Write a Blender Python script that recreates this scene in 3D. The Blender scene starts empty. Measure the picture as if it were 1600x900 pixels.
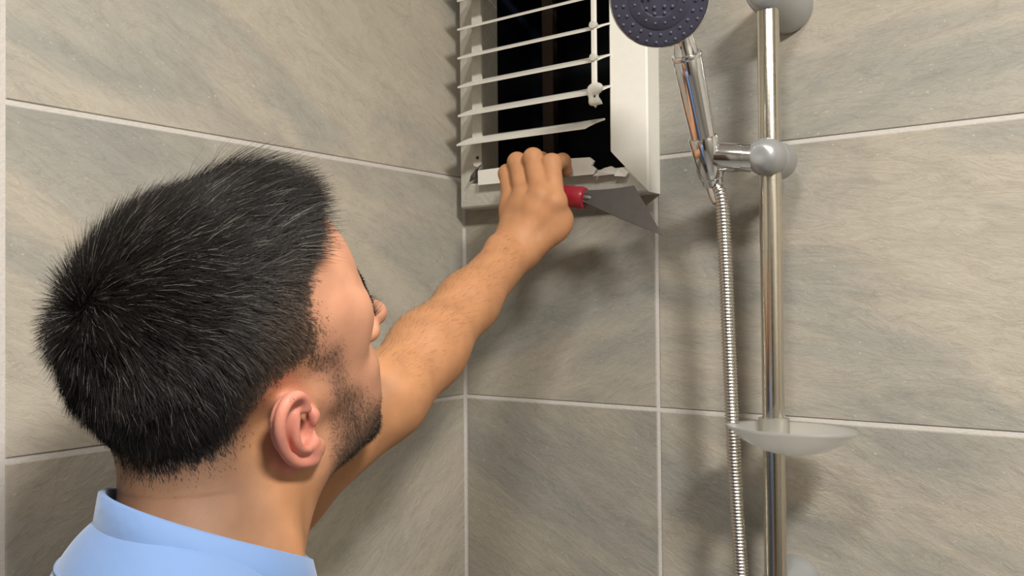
import bpy, bmesh, math
import numpy as np
from mathutils import Vector, Matrix

S = bpy.context.scene
COL = S.collection
rng = np.random.default_rng(7)

# ---------------------------------------------------------------- camera
F_PX = 1378.0
CAM = np.array([0.769, -0.947, 1.72])
YAW, PITCH, ROLL = math.radians(36.0), math.radians(1.0), math.radians(0.5)
fwd0 = np.array([-math.sin(YAW), math.cos(YAW), 0.0])
rgt0 = np.array([math.cos(YAW), math.sin(YAW), 0.0])
up0 = np.array([0, 0, 1.0])
FW = fwd0 * math.cos(PITCH) + up0 * math.sin(PITCH)
UP1 = up0 * math.cos(PITCH) - fwd0 * math.sin(PITCH)
RT = rgt0 * math.cos(ROLL) - UP1 * math.sin(ROLL)
UP = UP1 * math.cos(ROLL) + rgt0 * math.sin(ROLL)
cam_data = bpy.data.cameras.new('camera')
cam = bpy.data.objects.new('camera', cam_data)
COL.objects.link(cam)
cam_data.sensor_width = 36.0
cam_data.lens = F_PX / 1600 * 36.0
cam_data.clip_start = 0.02
M = Matrix.Identity(4)
for i in range(3):
    M[i][0], M[i][1], M[i][2], M[i][3] = RT[i], UP[i], -FW[i], CAM[i]
cam.matrix_world = M
S.camera = cam

# ---------------------------------------------------------------- world, light, exposure
world = bpy.data.worlds.new('world')
S.world = world
world.use_nodes = True
world.node_tree.nodes['Background'].inputs[0].default_value = (0.9, 0.95, 1.0, 1)
world.node_tree.nodes['Background'].inputs[1].default_value = 0.05
CEIL = 2.62
LAMP = (1.34, -0.98)
LAMP_R = 0.16
FILL_LAMP, FILL_LAMP_R = (0.66, -1.00), 0.11  # weak fill light added to brighten the left wall
lamp_lights = []
for (lx, ly), lr, watt in ((LAMP, LAMP_R, 40.0), (FILL_LAMP, FILL_LAMP_R, 7.5)):
    lamp_data = bpy.data.lights.new('ceiling_lamp_light', 'AREA')
    lamp_data.shape = 'DISK'
    lamp_data.size = lr * 2 * 0.92
    lamp_data.energy = watt
    lamp_data.color = (1.0, 0.96, 0.895)
    lamp_obj = bpy.data.objects.new('ceiling_lamp_light', lamp_data)
    COL.objects.link(lamp_obj)
    lamp_obj.location = (lx, ly, CEIL - 0.042)
    lamp_lights.append(lamp_obj)
S.view_settings.view_transform = 'Standard'
S.view_settings.look = 'None'
S.view_settings.gamma = 1.0
S.view_settings.use_curve_mapping = False
S.view_settings.exposure = 0.22


def at_depth(px, py, d):
    """point that lies d metres in front of the camera along the sight line of a photo pixel (used to measure positions)"""
    return CAM + FW * d + RT * ((px - 800) / F_PX * d) + UP * ((450 - py) / F_PX * d)


def at_y(px, py, y):
    r = FW + RT * ((px - 800) / F_PX) + UP * ((450 - py) / F_PX)
    return CAM + r * ((y - CAM[1]) / r[1])


# ---------------------------------------------------------------- materials
def new_mat(name):
    m = bpy.data.materials.new(name)
    m.use_nodes = True
    nt = m.node_tree
    return m, nt, nt.nodes['Principled BSDF']


def simple(name, col, rough=0.5, metal=0.0, bump=0.0, bscale=60.0, var=0.0, **kw):
    m, nt, b = new_mat(name)
    b.inputs['Base Color'].default_value = (*col, 1)
    b.inputs['Roughness'].default_value = rough
    b.inputs['Metallic'].default_value = metal
    for k, v in kw.items():
        b.inputs[k.replace('_', ' ')].default_value = v
    tc = nt.nodes.new('ShaderNodeTexCoord')
    nz = nt.nodes.new('ShaderNodeTexNoise')
    nz.inputs['Scale'].default_value = bscale
    nz.inputs['Detail'].default_value = 5
    nt.links.new(tc.outputs['Object'], nz.inputs['Vector'])
    if bump:
        bp = nt.nodes.new('ShaderNodeBump')
        bp.inputs['Strength'].default_value = bump
        bp.inputs['Distance'].default_value = 0.002
        nt.links.new(nz.outputs['Fac'], bp.inputs['Height'])
        nt.links.new(bp.outputs['Normal'], b.inputs['Normal'])
    if var:
        mx = nt.nodes.new('ShaderNodeMixRGB')
        mx.inputs[1].default_value = (*[c * (1 - var) for c in col], 1)
        mx.inputs[2].default_value = (*[min(1, c * (1 + var)) for c in col], 1)
        nt.links.new(nz.outputs['Fac'], mx.inputs[0])
        nt.links.new(mx.outputs[0], b.inputs['Base Color'])
    return m


def stone_material():
    m, nt, b = new_mat('slate_look_tile')
    N, L = nt.nodes, nt.links
    tc = N.new('ShaderNodeTexCoord')
    oi = N.new('ShaderNodeObjectInfo')
    sep = N.new('ShaderNodeSeparateXYZ')
    L.new(tc.outputs['Object'], sep.inputs[0])
    add = N.new('ShaderNodeMath'); add.operation = 'ADD'
    L.new(sep.outputs[0], add.inputs[0]); L.new(sep.outputs[1], add.inputs[1])
    cmb = N.new('ShaderNodeCombineXYZ')
    L.new(add.outputs[0], cmb.inputs[0]); L.new(sep.outputs[2], cmb.inputs[1])
    at = N.new('ShaderNodeAttribute'); at.attribute_type = 'OBJECT'; at.attribute_name = 'vein'
    rnd = N.new('ShaderNodeMath'); rnd.operation = 'MULTIPLY'; rnd.inputs[1].default_value = 37.0
    L.new(oi.outputs['Random'], rnd.inputs[0])
    rot = N.new('ShaderNodeVectorRotate'); rot.rotation_type = 'Z_AXIS'
    L.new(cmb.outputs[0], rot.inputs['Vector']); L.new(at.outputs['Fac'], rot.inputs['Angle'])
    off = N.new('ShaderNodeVectorMath'); off.operation = 'ADD'
    L.new(rot.outputs[0], off.inputs[0]); L.new(rnd.outputs[0], off.inputs[1])

    def noise(sx, sy, scale, detail, rough, dist=0.0):
        mp = N.new('ShaderNodeMapping')
        mp.inputs['Scale'].default_value = (sx, sy, 1)
        L.new(off.outputs[0], mp.inputs[0])
        n = N.new('ShaderNodeTexNoise')
        n.inputs['Scale'].default_value = scale
        n.inputs['Detail'].default_value = detail
        n.inputs['Roughness'].default_value = rough
        n.inputs['Distortion'].default_value = dist
        L.new(mp.outputs[0], n.inputs['Vector'])
        return n

    def ramp(src, stops):
        r = N.new('ShaderNodeValToRGB')
        e = r.color_ramp.elements
        while len(e) < len(stops):
            e.new(0.5)
        for el, (p, c) in zip(e, stops):
            el.position = p
            el.color = (*c, 1)
        L.new(src, r.inputs[0])
        return r

    def mix(kind, fac, a, c):
        x = N.new('ShaderNodeMixRGB'); x.blend_type = kind
        if isinstance(fac, float):
            x.inputs[0].default_value = fac
        else:
            L.new(fac, x.inputs[0])
        L.new(a, x.inputs[1])
        if isinstance(c, tuple):
            x.inputs[2].default_value = (*c, 1)
        else:
            L.new(c, x.inputs[2])
        return x

    big = noise(1.3, 3.6, 1.6, 4, .6, .8)
    mid = noise(1.3, 4.0, 4.5, 9, .68, 1.4)
    fine = noise(3, 6, 14.0, 8, .75, 1.0)
    crack = noise(1.4, 6, 5.0, 10, .70, 1.6)
    speck = noise(1, 1.6, 190, 3, .6)
    c1 = ramp(big.outputs['Fac'], [(.34, (.285, .285, .262)), (.47, (.345, .328, .288)), (.58, (.425, .385, .322)), (.72, (.395, .365, .305))])
    c2 = ramp(mid.outputs['Fac'], [(.25, (.62, .61, .59)), (.45, (.9, .89, .88)), (.6, (1.02, 1.02, 1.0)), (.78, (1.18, 1.16, 1.12))])
    m1 = mix('MULTIPLY', .45, c1.outputs[0], c2.outputs[0])
    c3 = ramp(fine.outputs['Fac'], [(.28, (.76, .74, .72)), (.5, (1, 1, 1)), (.75, (1.12, 1.1, 1.06))])
    m2 = mix('MULTIPLY', .42, m1.outputs[0], c3.outputs[0])
    ck = ramp(crack.outputs['Fac'], [(.480, (1, 1, 1)), (.497, (.74, .72, .69)), (.503, (.76, .74, .71)), (.522, (1, 1, 1))])
    m3 = mix('MULTIPLY', .42, m2.outputs[0], ck.outputs[0])
    sk = ramp(speck.outputs['Fac'], [(.66, (0, 0, 0)), (.74, (1, 1, 1))])
    m4 = mix('MIX', sk.outputs[0], m3.outputs[0], (.5, .47, .42))
    m5 = mix('MIX', .85, m3.outputs[0], m4.outputs[0])
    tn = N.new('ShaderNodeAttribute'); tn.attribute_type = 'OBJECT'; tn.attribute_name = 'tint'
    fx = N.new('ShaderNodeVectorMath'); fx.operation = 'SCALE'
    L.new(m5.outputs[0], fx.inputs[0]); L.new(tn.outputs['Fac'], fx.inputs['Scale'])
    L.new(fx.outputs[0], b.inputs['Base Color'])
    b.inputs['Roughness'].default_value = .6
    b.inputs['Specular IOR Level'].default_value = .22
    bp = N.new('ShaderNodeBump'); bp.inputs['Strength'].default_value = .35; bp.inputs['Distance'].default_value = .0035
    ad = N.new('ShaderNodeMath'); ad.operation = 'ADD'
    L.new(fine.outputs['Fac'], ad.inputs[0]); L.new(crack.outputs['Fac'], ad.inputs[1])
    L.new(ad.outputs[0], bp.inputs['Height'])
    L.new(bp.outputs[0], b.inputs['Normal'])
    return m


def skin_material():
    m, nt, b = new_mat('skin')
    N, L = nt.nodes, nt.links
    at = N.new('ShaderNodeAttribute'); at.attribute_name = 'tone'
    tc = N.new('ShaderNodeTexCoord')
    n1 = N.new('ShaderNodeTexNoise'); n1.inputs['Scale'].default_value = 45; n1.inputs['Detail'].default_value = 4
    L.new(tc.outputs['Object'], n1.inputs['Vector'])
    n2 = N.new('ShaderNodeTexNoise'); n2.inputs['Scale'].default_value = 700; n2.inputs['Detail'].default_value = 2
    L.new(tc.outputs['Object'], n2.inputs['Vector'])
    r = N.new('ShaderNodeValToRGB')
    r.color_ramp.elements[0].position = .3; r.color_ramp.elements[0].color = (.88, .84, .82, 1)
    r.color_ramp.elements[1].position = .7; r.color_ramp.elements[1].color = (1.06, 1.03, 1.0, 1)
    L.new(n1.outputs['Fac'], r.inputs[0])
    mx = N.new('ShaderNodeMixRGB'); mx.blend_type = 'MULTIPLY'; mx.inputs[0].default_value = 1
    L.new(at.outputs['Color'], mx.inputs[1]); L.new(r.outputs[0], mx.inputs[2])
    L.new(mx.outputs[0], b.inputs['Base Color'])
    b.inputs['Roughness'].default_value = .56
    b.inputs['Specular IOR Level'].default_value = .3
    b.inputs['Subsurface Weight'].default_value = .18
    b.inputs['Subsurface Radius'].default_value = (1.0, .35, .2)
    b.inputs['Subsurface Scale'].default_value = .006
    bp = N.new('ShaderNodeBump'); bp.inputs['Strength'].default_value = .12; bp.inputs['Distance'].default_value = .001
    L.new(n2.outputs['Fac'], bp.inputs['Height']); L.new(bp.outputs[0], b.inputs['Normal'])
    return m


def hair_material(name, rough=.48, spec=.3):
    m, nt, b = new_mat(name)
    at = nt.nodes.new('ShaderNodeAttribute'); at.attribute_name = 'tone'
    nt.links.new(at.outputs['Color'], b.inputs['Base Color'])
    b.inputs['Roughness'].default_value = rough
    b.inputs['Specular IOR Level'].default_value = spec
    return m


def cloth_material():
    m, nt, b = new_mat('light_blue_cotton')
    N, L = nt.nodes, nt.links
    tc = N.new('ShaderNodeTexCoord')
    w = N.new('ShaderNodeTexNoise'); w.inputs['Scale'].default_value = 1400
    L.new(tc.outputs['Object'], w.inputs['Vector'])
    f = N.new('ShaderNodeTexNoise'); f.inputs['Scale'].default_value = 9; f.inputs['Detail'].default_value = 3
    f.inputs['Distortion'].default_value = .8
    L.new(tc.outputs['Object'], f.inputs['Vector'])
    b1 = N.new('ShaderNodeBump'); b1.inputs['Strength'].default_value = .15; b1.inputs['Distance'].default_value = .0005
    L.new(w.outputs['Fac'], b1.inputs['Height'])
    b2 = N.new('ShaderNodeBump'); b2.inputs['Strength'].default_value = .5; b2.inputs['Distance'].default_value = .01
    L.new(f.outputs['Fac'], b2.inputs['Height']); L.new(b1.outputs[0], b2.inputs['Normal'])
    L.new(b2.outputs[0], b.inputs['Normal'])
    b.inputs['Base Color'].default_value = (.125, .215, .415, 1)
    b.inputs['Roughness'].default_value = .8
    b.inputs['Sheen Weight'].default_value = .25
    return m


MAT = dict(
    stone=stone_material(),
    grout=simple('grout', (.53, .50, .47), .85, bump=.3, bscale=300, var=.08),
    plaster=simple('white_ceiling_paint', (.80, .78, .74), .8, bump=.1, bscale=40),
    floor=simple('floor_stone', (.22, .21, .19), .5, bump=.2, bscale=25, var=.15),
    pvc=simple('white_plastic', (.74, .72, .66), .38, bump=.08, bscale=120, var=.04),
    pvc_grey=simple('grey_white_plastic', (.56, .54, .49), .5, bump=.3, bscale=160, var=.14),  # greyer and more mottled than the other white plastic
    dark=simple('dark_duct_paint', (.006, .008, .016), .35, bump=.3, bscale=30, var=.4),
    rust=simple('rusty_brown_metal', (.03, .014, .008), .6, bump=.3, bscale=80, var=.3),
    chrome=simple('chrome', (.78, .79, .82), .09, 1.0),
    rail=simple('worn_steel', (.66, .62, .54), .2, 1.0, bump=.05, bscale=250, var=.12),
    satin=simple('satin_grey_plastic', (.40, .41, .42), .33, .55, var=.03),
    face=simple('dark_violet_grey_plastic', (.048, .048, .075), .42, bump=.15, bscale=90, var=.25),
    nozzle=simple('grey_rubber', (.10, .10, .14), .5),
    black=simple('black_gap', (.015, .015, .016), .6),
    hose=simple('hose_steel', (.70, .68, .64), .22, 1.0),
    frost=simple('frosted_plastic', (.90, .90, .88), .42, Transmission_Weight=.88, IOR=1.25, bump=.1, bscale=90),
    red=simple('red_plastic', (.24, .014, .026), .3, var=.1),
    steel=simple('dull_steel', (.085, .078, .073), .5, .85, bump=.15, bscale=60, var=.15),
    skin=skin_material(),
    hair=hair_material('dark_hair'),
    hair_matte=hair_material('dense_hair_base', .9, .05),
    cloth=cloth_material(),
    denim=simple('dark_trouser_cloth', (.03, .035, .05), .85, bump=.3, bscale=200, var=.15),
    shoe=simple('black_rubber_shoe', (.02, .02, .022), .55, var=.1),
    eye=simple('eye_white', (.75, .72, .68), .15),
    iris=simple('brown_iris', (.05, .022, .01), .1),
    lens=None,
)
lm, lnt, lb = new_mat('lit_lamp_diffuser')
lb.inputs['Base Color'].default_value = (.9, .88, .84, 1)
lb.inputs['Emission Color'].default_value = (1, .93, .82, 1)
lb.inputs['Emission Strength'].default_value = 6.0
MAT['lens'] = lm


# ---------------------------------------------------------------- mesh helpers
def link(name, me, mat, parent=None, smooth=False):
    o = bpy.data.objects.new(name, me)
    COL.objects.link(o)
    if mat is not None and not me.materials:
        me.materials.append(mat)
    if smooth:
        me.shade_smooth()
    if parent is not None:
        o.parent = parent
    return o


def mesh(name, verts, faces, mat, parent=None, smooth=False):
    me = bpy.data.meshes.new(name)
    me.from_pydata([tuple(map(float, v)) for v in verts], [], [tuple(map(int, f)) for f in faces])
    me.update()
    return link(name, me, mat, parent, smooth)


def from_bm(name, bm, mat, parent=None, smooth=False):
    bmesh.ops.recalc_face_normals(bm, faces=bm.faces[:])
    me = bpy.data.meshes.new(name)
    bm.to_mesh(me)
    bm.free()
    return link(name, me, mat, parent, smooth)


def empty(name, loc, label, cat, group=None):
    o = bpy.data.objects.new(name, None)
    COL.objects.link(o)
    o.location = loc
    o.empty_display_size = .05
    o['label'] = label
    o['category'] = cat
    if group:
        o['group'] = group
    return o


def keep(child, parent):
    """parent while vertices stay in world coordinates"""
    child.parent = parent
    child.matrix_parent_inverse = Matrix.Translation(parent.location).inverted()
    return child


def box_bm(x0, x1, y0, y1, z0, z1, bev=0.0, seg=2):
    bm = bmesh.new()
    vs = [bm.verts.new((x, y, z)) for x in (x0, x1) for y in (y0, y1) for z in (z0, z1)]
    for f in ((0, 1, 3, 2), (4, 6, 7, 5), (0, 4, 5, 1), (2, 3, 7, 6), (0, 2, 6, 4), (1, 5, 7, 3)):
        bm.faces.new([vs[i] for i in f])
    if bev:
        bmesh.ops.bevel(bm, geom=bm.edges[:], offset=bev, segments=seg, affect='EDGES', profile=.5)
    return bm


def frame_of(d):
    d = np.asarray(d, float); d = d / np.linalg.norm(d)
    a = np.array([0, 0, 1.0]) if abs(d[2]) < .9 else np.array([1.0, 0, 0])
    u = np.cross(a, d); u /= np.linalg.norm(u)
    return u, np.cross(d, u), d


def lathe(base, axis, prof, n=32, cap=True):
    """prof: list of (distance along axis, radius)"""
    base = np.asarray(base, float)
    u, v, d = frame_of(axis)
    V, Fc = [], []
    for s, r in prof:
        for i in range(n):
            a = 2 * math.pi * i / n
            V.append(base + d * s + (u * math.cos(a) + v * math.sin(a)) * r)
    for k in range(len(prof) - 1):
        for i in range(n):
            j = (i + 1) % n
            Fc.append((k * n + i, k * n + j, (k + 1) * n + j, (k + 1) * n + i))
    if cap:
        Fc.append(tuple(range(n - 1, -1, -1)))
        Fc.append(tuple((len(prof) - 1) * n + i for i in range(n)))
    return V, Fc


def rounded(r, L, e, k=4):
    """profile of a cylinder with rounded ends"""
    p = [(0, r - e)]
    p += [(e - e * math.cos(a), r - e + e * math.sin(a)) for a in np.linspace(0, math.pi / 2, k)[1:]]
    p += [(L - e + e * math.sin(a), r - e + e * math.cos(a)) for a in np.linspace(0, math.pi / 2, k)]
    return p


def smooth_mesh(o, ang=40):
    me = o.data
    me.shade_smooth()
    try:
        me.set_sharp_from_angle(angle=math.radians(ang))
    except Exception:
        pass
    return o


# ---------------------------------------------------------------- room shell
X1, Y1 = 2.05, -2.25
GR = .0045          # joint width
PZ, Z0 = .2985, CAM[2] + .1715
VENT = dict(x0=.018, x1=.299, z0=CAM[2] + .128, z1=CAM[2] + .128 + .375)
HOLE = (.045, .272, VENT['z0'] + .022, VENT['z1'] - .022)


def structure(o):
    o['kind'] = 'structure'
    return o


# grout beds (with the duct opening in the right-hand one) behind the tiles
structure(from_bm('floor', box_bm(-.1, X1 + .1, Y1 - .1, .3, -.1, 0), MAT['floor']))
structure(from_bm('ceiling', box_bm(-.1, X1 + .1, Y1 - .1, .3, CEIL, CEIL + .1), MAT['plaster']))
wall_l = structure(from_bm('wall_left', box_bm(-.1, -.0012, Y1 - .1, .3, 0, CEIL), MAT['grout']))
hx0, hx1, hz0, hz1 = HOLE
bm = bmesh.new()
for bx in ((-.0012, hx0, 0, CEIL), (hx1, X1 + .1, 0, CEIL), (hx0, hx1, 0, hz0), (hx0, hx1, hz1, CEIL)):
    b2 = box_bm(bx[0], bx[1], .0012, .1, bx[2], bx[3])
    tmp = bpy.data.meshes.new('t'); b2.to_mesh(tmp); b2.free(); bm.from_mesh(tmp); bpy.data.meshes.remove(tmp)
wall_r = structure(from_bm('wall_right', bm, MAT['grout']))
for w_ in (from_bm('wall_back', box_bm(-.1, X1 + .1, Y1 - .1, Y1, 0, CEIL), MAT['stone']), from_bm('wall_side', box_bm(X1, X1 + .1, Y1 - .1, .3, 0, CEIL), MAT['stone'])):
    structure(w_)
    w_['vein'], w_['tint'] = .3, .9

# unseen door added in the back wall, dark to deepen chrome reflections
door = structure(from_bm('reflection_door', box_bm(.85, 1.70, Y1 - .001, Y1 + .035, .005, 2.05, .004), simple('dark_reflection_door', (.05, .03, .02), .45, bump=.2, bscale=12, var=.3)))
for (a, b_) in ((.15, .95), (1.05, 1.90)):
    keep(from_bm('reflection_door_panel', box_bm(.97, 1.58, Y1 + .034, Y1 + .043, a, b_, .006), door.data.materials[0]), door)
V, Fc = lathe((.92, Y1 + .034, 1.0), (0, 1, 0), [(0, .024), (.006, .024), (.008, .009), (.045, .009), (.05, .018), (.06, .02), (.066, .012)], 24)
keep(smooth_mesh(mesh('reflection_door_handle', V, Fc, MAT['rail'])), door)

rows = []
k = -8
while Z0 + PZ * k < CEIL:
    a, b_ = Z0 + PZ * k + GR / 2, Z0 + PZ * (k + 1) - GR / 2
    a, b_ = max(a, 0.0), min(b_, CEIL)
    if b_ - a > .02:
        rows.append((a, b_, k))
    k += 1
tile_cache = {}


def tile(wall, side, u0, u1, z0, z1, vein, tint=1.0):
    """one slab, 1.2 mm proud of the grout bed"""
    key = (side, round(u1 - u0, 4), round(z1 - z0, 4))
    if key not in tile_cache:
        hu, hz = (u1 - u0) / 2, (z1 - z0) / 2
        if side == 'L':
            bm = box_bm(-.0016, 0.0, -hu, hu, -hz, hz)
            ed = [e for e in bm.edges if all(v.co.x > -1e-6 for v in e.verts)]
        else:
            bm = box_bm(-hu, hu, 0.0, .0016, -hz, hz)
            ed = [e for e in bm.edges if all(v.co.y < 1e-6 for v in e.verts)]
        bmesh.ops.bevel(bm, geom=ed, offset=.0011, segments=1, affect='EDGES')
        bmesh.ops.recalc_face_normals(bm, faces=bm.faces[:])
        me = bpy.data.meshes.new('tile'); bm.to_mesh(me); bm.free()
        me.materials.append(MAT['stone'])
        tile_cache[key] = me
    o = bpy.data.objects.new('tile', tile_cache[key])
    COL.objects.link(o)
    o.parent = wall
    c = (u0 + u1) / 2
    o.location = (0, c, (z0 + z1) / 2) if side == 'L' else (c, 0, (z0 + z1) / 2)
    o['vein'] = float(vein)
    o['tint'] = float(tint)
    return o


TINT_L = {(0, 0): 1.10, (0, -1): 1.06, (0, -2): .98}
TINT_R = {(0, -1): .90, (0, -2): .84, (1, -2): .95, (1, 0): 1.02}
VEIN_L = {0: .50, -1: .42, -2: -.62}
VEIN_R = {(0, -1): -.42, (0, -2): .45, (1, 0): -.10, (1, -1): .16, (1, -2): .38}
u_edges = [-.0028, -.6045, -1.2090, -1.8135, Y1 - .001]
for (za, zb, k) in rows:
    for c in range(len(u_edges) - 1):
        hi, lo = u_edges[c], u_edges[c + 1]
        hi = hi if c == 0 else hi - GR / 2
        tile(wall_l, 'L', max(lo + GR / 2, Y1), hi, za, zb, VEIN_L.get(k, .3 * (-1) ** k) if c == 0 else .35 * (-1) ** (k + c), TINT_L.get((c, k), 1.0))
v_edges = [.0028, .2935, .898, 1.5025, X1 + .001]
for (za, zb, k) in rows:
    for c in range(len(v_edges) - 1):
        lo, hi = v_edges[c], v_edges[c + 1]
        lo = lo if c == 0 else lo + GR / 2
        hi = min(hi - GR / 2, X1)
        vein = VEIN_R.get((c, k), .3 * (-1) ** (k + c))
        if c == 0 and zb > hz0 and za < hz1:
            # slabs cut round the duct opening
            for (p, q, r, s) in ((lo, hi, za, max(za, hz0)), (lo, hi, min(zb, hz1), zb),
                                 (lo, hx0, max(za, hz0), min(zb, hz1)), (hx1, hi, max(za, hz0), min(zb, hz1))):
                if q - p > .004 and s - r > .004:
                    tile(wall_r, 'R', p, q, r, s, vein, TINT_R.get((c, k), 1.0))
        else:
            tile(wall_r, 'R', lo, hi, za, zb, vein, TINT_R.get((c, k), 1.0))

# ---------------------------------------------------------------- ceiling lamp, plus the added fill light
for (lx, ly), lr, lo_, lab in ((LAMP, LAMP_R, lamp_lights[0], 'larger round lit ceiling lamp with a white rim, right of the viewer'),
                               (FILL_LAMP, FILL_LAMP_R, lamp_lights[1], 'added round fill light on the ceiling with a white rim, above the viewer')):
    lamp = empty('ceiling_lamp', (lx, ly, CEIL), lab, 'lamp', 'ceiling lamps')
    keep(lo_, lamp)
    V, Fc = lathe((lx, ly, CEIL), (0, 0, -1), [(0, lr + .02), (.03, lr + .018), (.036, lr + .008), (.03, lr)], 48, cap=False)
    keep(smooth_mesh(mesh('housing', V, Fc, MAT['pvc'])), lamp)
    V, Fc = lathe((lx, ly, CEIL), (0, 0, -1), [(.012, lr), (.03, lr), (.033, lr * .9), (.036, .01)], 48)
    keep(smooth_mesh(mesh('diffuser', V, Fc, MAT['lens'])), lamp)

# ---------------------------------------------------------------- louvred vent
vent = empty('louvre_vent', ((VENT['x0'] + VENT['x1']) / 2, -.02, VENT['z0']),
             'old white plastic louvre vent with broken slats and a dark opening in the corner', 'vent')
vx0, vx1, vz0, vz1 = VENT['x0'], VENT['x1'], VENT['z0'], VENT['z1']
IN = .045


def frame_side(a, b, na, nb, mat, name, inset=IN, yo=-.030, yi=-.040):
    """mitred member from outer corner a to outer corner b; na, nb are the inward diagonals (x, z signs)"""
    prof = [(0, 0.0005), (0, yo + .002), (.002, yo), (inset - .002, yi), (inset, yi + .002), (inset, -.004)]
    V = []
    for (c, n) in ((a, na), (b, nb)):
        for (s, y) in prof:
            V.append((c[0] + n[0] * s, y, c[1] + n[1] * s))
    m = len(prof)
    Fc = [(i, i + 1, m + i + 1, m + i) for i in range(m - 1)]
    Fc += [tuple(range(m - 1, -1, -1)), tuple(range(m, 2 * m))]
    bm = bmesh.new()
    vs = [bm.verts.new(v) for v in V]
    for f in Fc:
        bm.faces.new([vs[i] for i in f])
    return keep(from_bm(name, bm, mat), vent)


rs = .032 / IN
frame_side((vx1, vz0), (vx1, vz1), (-1, 1.15), (-1, -1), MAT['pvc'], 'frame_side')
frame_side((vx0, vz0), (vx0, vz1), (1, 1.15), (1, -1), MAT['pvc_grey'], 'frame_side')
frame_side((vx0, vz1), (vx1, vz1), (1, -1), (-1, -1), MAT['pvc'], 'frame_top')
frame_side((vx0 + .0006, vz0), (vx1 - .0006, vz0), (.85, 1.0), (-.85, 1.0), MAT['pvc_grey'], 'frame_bottom', inset=.030)
# dark duct behind the opening
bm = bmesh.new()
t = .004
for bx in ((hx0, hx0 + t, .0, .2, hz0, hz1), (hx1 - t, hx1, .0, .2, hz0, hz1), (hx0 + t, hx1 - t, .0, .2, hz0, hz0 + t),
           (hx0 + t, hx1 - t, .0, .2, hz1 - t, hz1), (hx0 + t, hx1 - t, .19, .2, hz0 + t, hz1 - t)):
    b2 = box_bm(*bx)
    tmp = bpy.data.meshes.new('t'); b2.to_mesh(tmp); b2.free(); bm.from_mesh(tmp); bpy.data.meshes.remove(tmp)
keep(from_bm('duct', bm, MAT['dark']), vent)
keep(from_bm('fan_strut', box_bm(.118, .136, .02, .032, hz0 + t, hz1 - t, .002), MAT['rust']), vent)
# sill lip, broken off before the right corner
zl = vz0 + .026
pts = [(.062, zl), (.236, zl - .002), (.239, zl + .003), (.233, zl + .008), (.236, zl + .013), (.229, zl + .0185), (.20, zl + .020), (.062, zl + .019)]
n = len(pts)
V = [(x, -.047, z) for x, z in pts] + [(x, -.043, z + .001) for x, z in pts]
Fc = [tuple(range(n)), tuple(range(2 * n - 1, n - 1, -1))] + [(i, n + i, n + (i + 1) % n, (i + 1) % n) for i in range(n)]
bm = bmesh.new()
vs = [bm.verts.new(v) for v in V]
for f in Fc:
    bm.faces.new([vs[i] for i in f])
keep(from_bm('sill_lip', bm, MAT['pvc']), vent)


def shard(pts, y, th, mat, name='broken_edge'):
    n = len(pts)
    V = [(x, y + dy, z) for x, z, dy in pts] + [(x, y + dy + th, z) for x, z, dy in pts]
    bm = bmesh.new()
    vs = [bm.verts.new(v) for v in V]
    for f in [tuple(range(n)), tuple(range(2 * n - 1, n - 1, -1))] + [(i, n + i, n + (i + 1) % n, (i + 1) % n) for i in range(n)]:
        bm.faces.new([vs[i] for i in f])
    return keep(from_bm(name, bm, mat), vent)


shard([(.234, zl - .004, 0), (.262, zl - .004, .002), (.270, zl - .001, .004), (.262, zl + .003, .006), (.256, zl + .0065, .006), (.248, zl + .005, .004), (.241, zl + .001, 0)], -.046, .002, MAT['pvc_grey'])
shard([(.262, zl - .006, 0), (.276, zl - .008, .002), (.280, zl - .003, .002), (.272, zl + .003, .0), (.266, zl + .001, 0)], -.0445, .002, MAT['pvc'])
# left pivot strip with its screw hole
pz = vz0 + .050
pts = [(.052, vz1 - IN, 0), (.052, pz + .008, 0), (.0545, pz + .002, 0), (.060, pz, 0), (.0655, pz + .003, 0), (.067, pz + .009, 0), (.067, vz1 - IN, 0)]
shard(pts, -.0455, .003, MAT['pvc_grey'], 'pivot_strip')
V, Fc = lathe((.0605, -.0462, pz + .012), (0, 1, 0), [(0, .0022), (.0008, .0022)], 14)
keep(mesh('screw_hole', V, Fc, MAT['black']), vent)
shard([(.046, pz - .018, 0), (.055, pz - .014, .002), (.0585, pz - .001, .003), (.0545, pz - .002, .003), (.049, pz - .010, 0)], -.0455, .0015, MAT['steel'], 'corner_clip')
# slats: front edge low, back edge high
zs = [CAM[2] + .2050 + .0372 * i for i in range(7)]
for i, z in enumerate(zs):
    xa, xb = .050, .2575
    if i == 0:
        xa, xb = .0475, .2440
    prof = []
    for s in np.linspace(0, 1, 7):
        prof.append((-.073 + .040 * s, z + .0165 * s + .0009 * math.sin(math.pi * s)))
    th = .0022
    ring = [(y, zz) for y, zz in prof] + [(y + .0006, zz - th) for y, zz in prof[::-1]]
    m = len(ring)
    skew = .002 if i else .004
    V = [(xa, y, zz) for y, zz in ring] + [(xb - skew * (1 - (y + .073) / .04), y, zz - (.0015 if i == 0 else 0)) for y, zz in ring]
    Fc = [(j, (j + 1) % m, m + (j + 1) % m, m + j) for j in range(m)] + [tuple(range(m - 1, -1, -1)), tuple(range(m, 2 * m))]
    bm = bmesh.new()
    vs = [bm.verts.new(v) for v in V]
    for f in Fc:
        bm.faces.new([vs[q] for q in f])
    o = keep(from_bm('slat', bm, MAT['pvc']), vent)
    smooth_mesh(o, 30)
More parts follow.
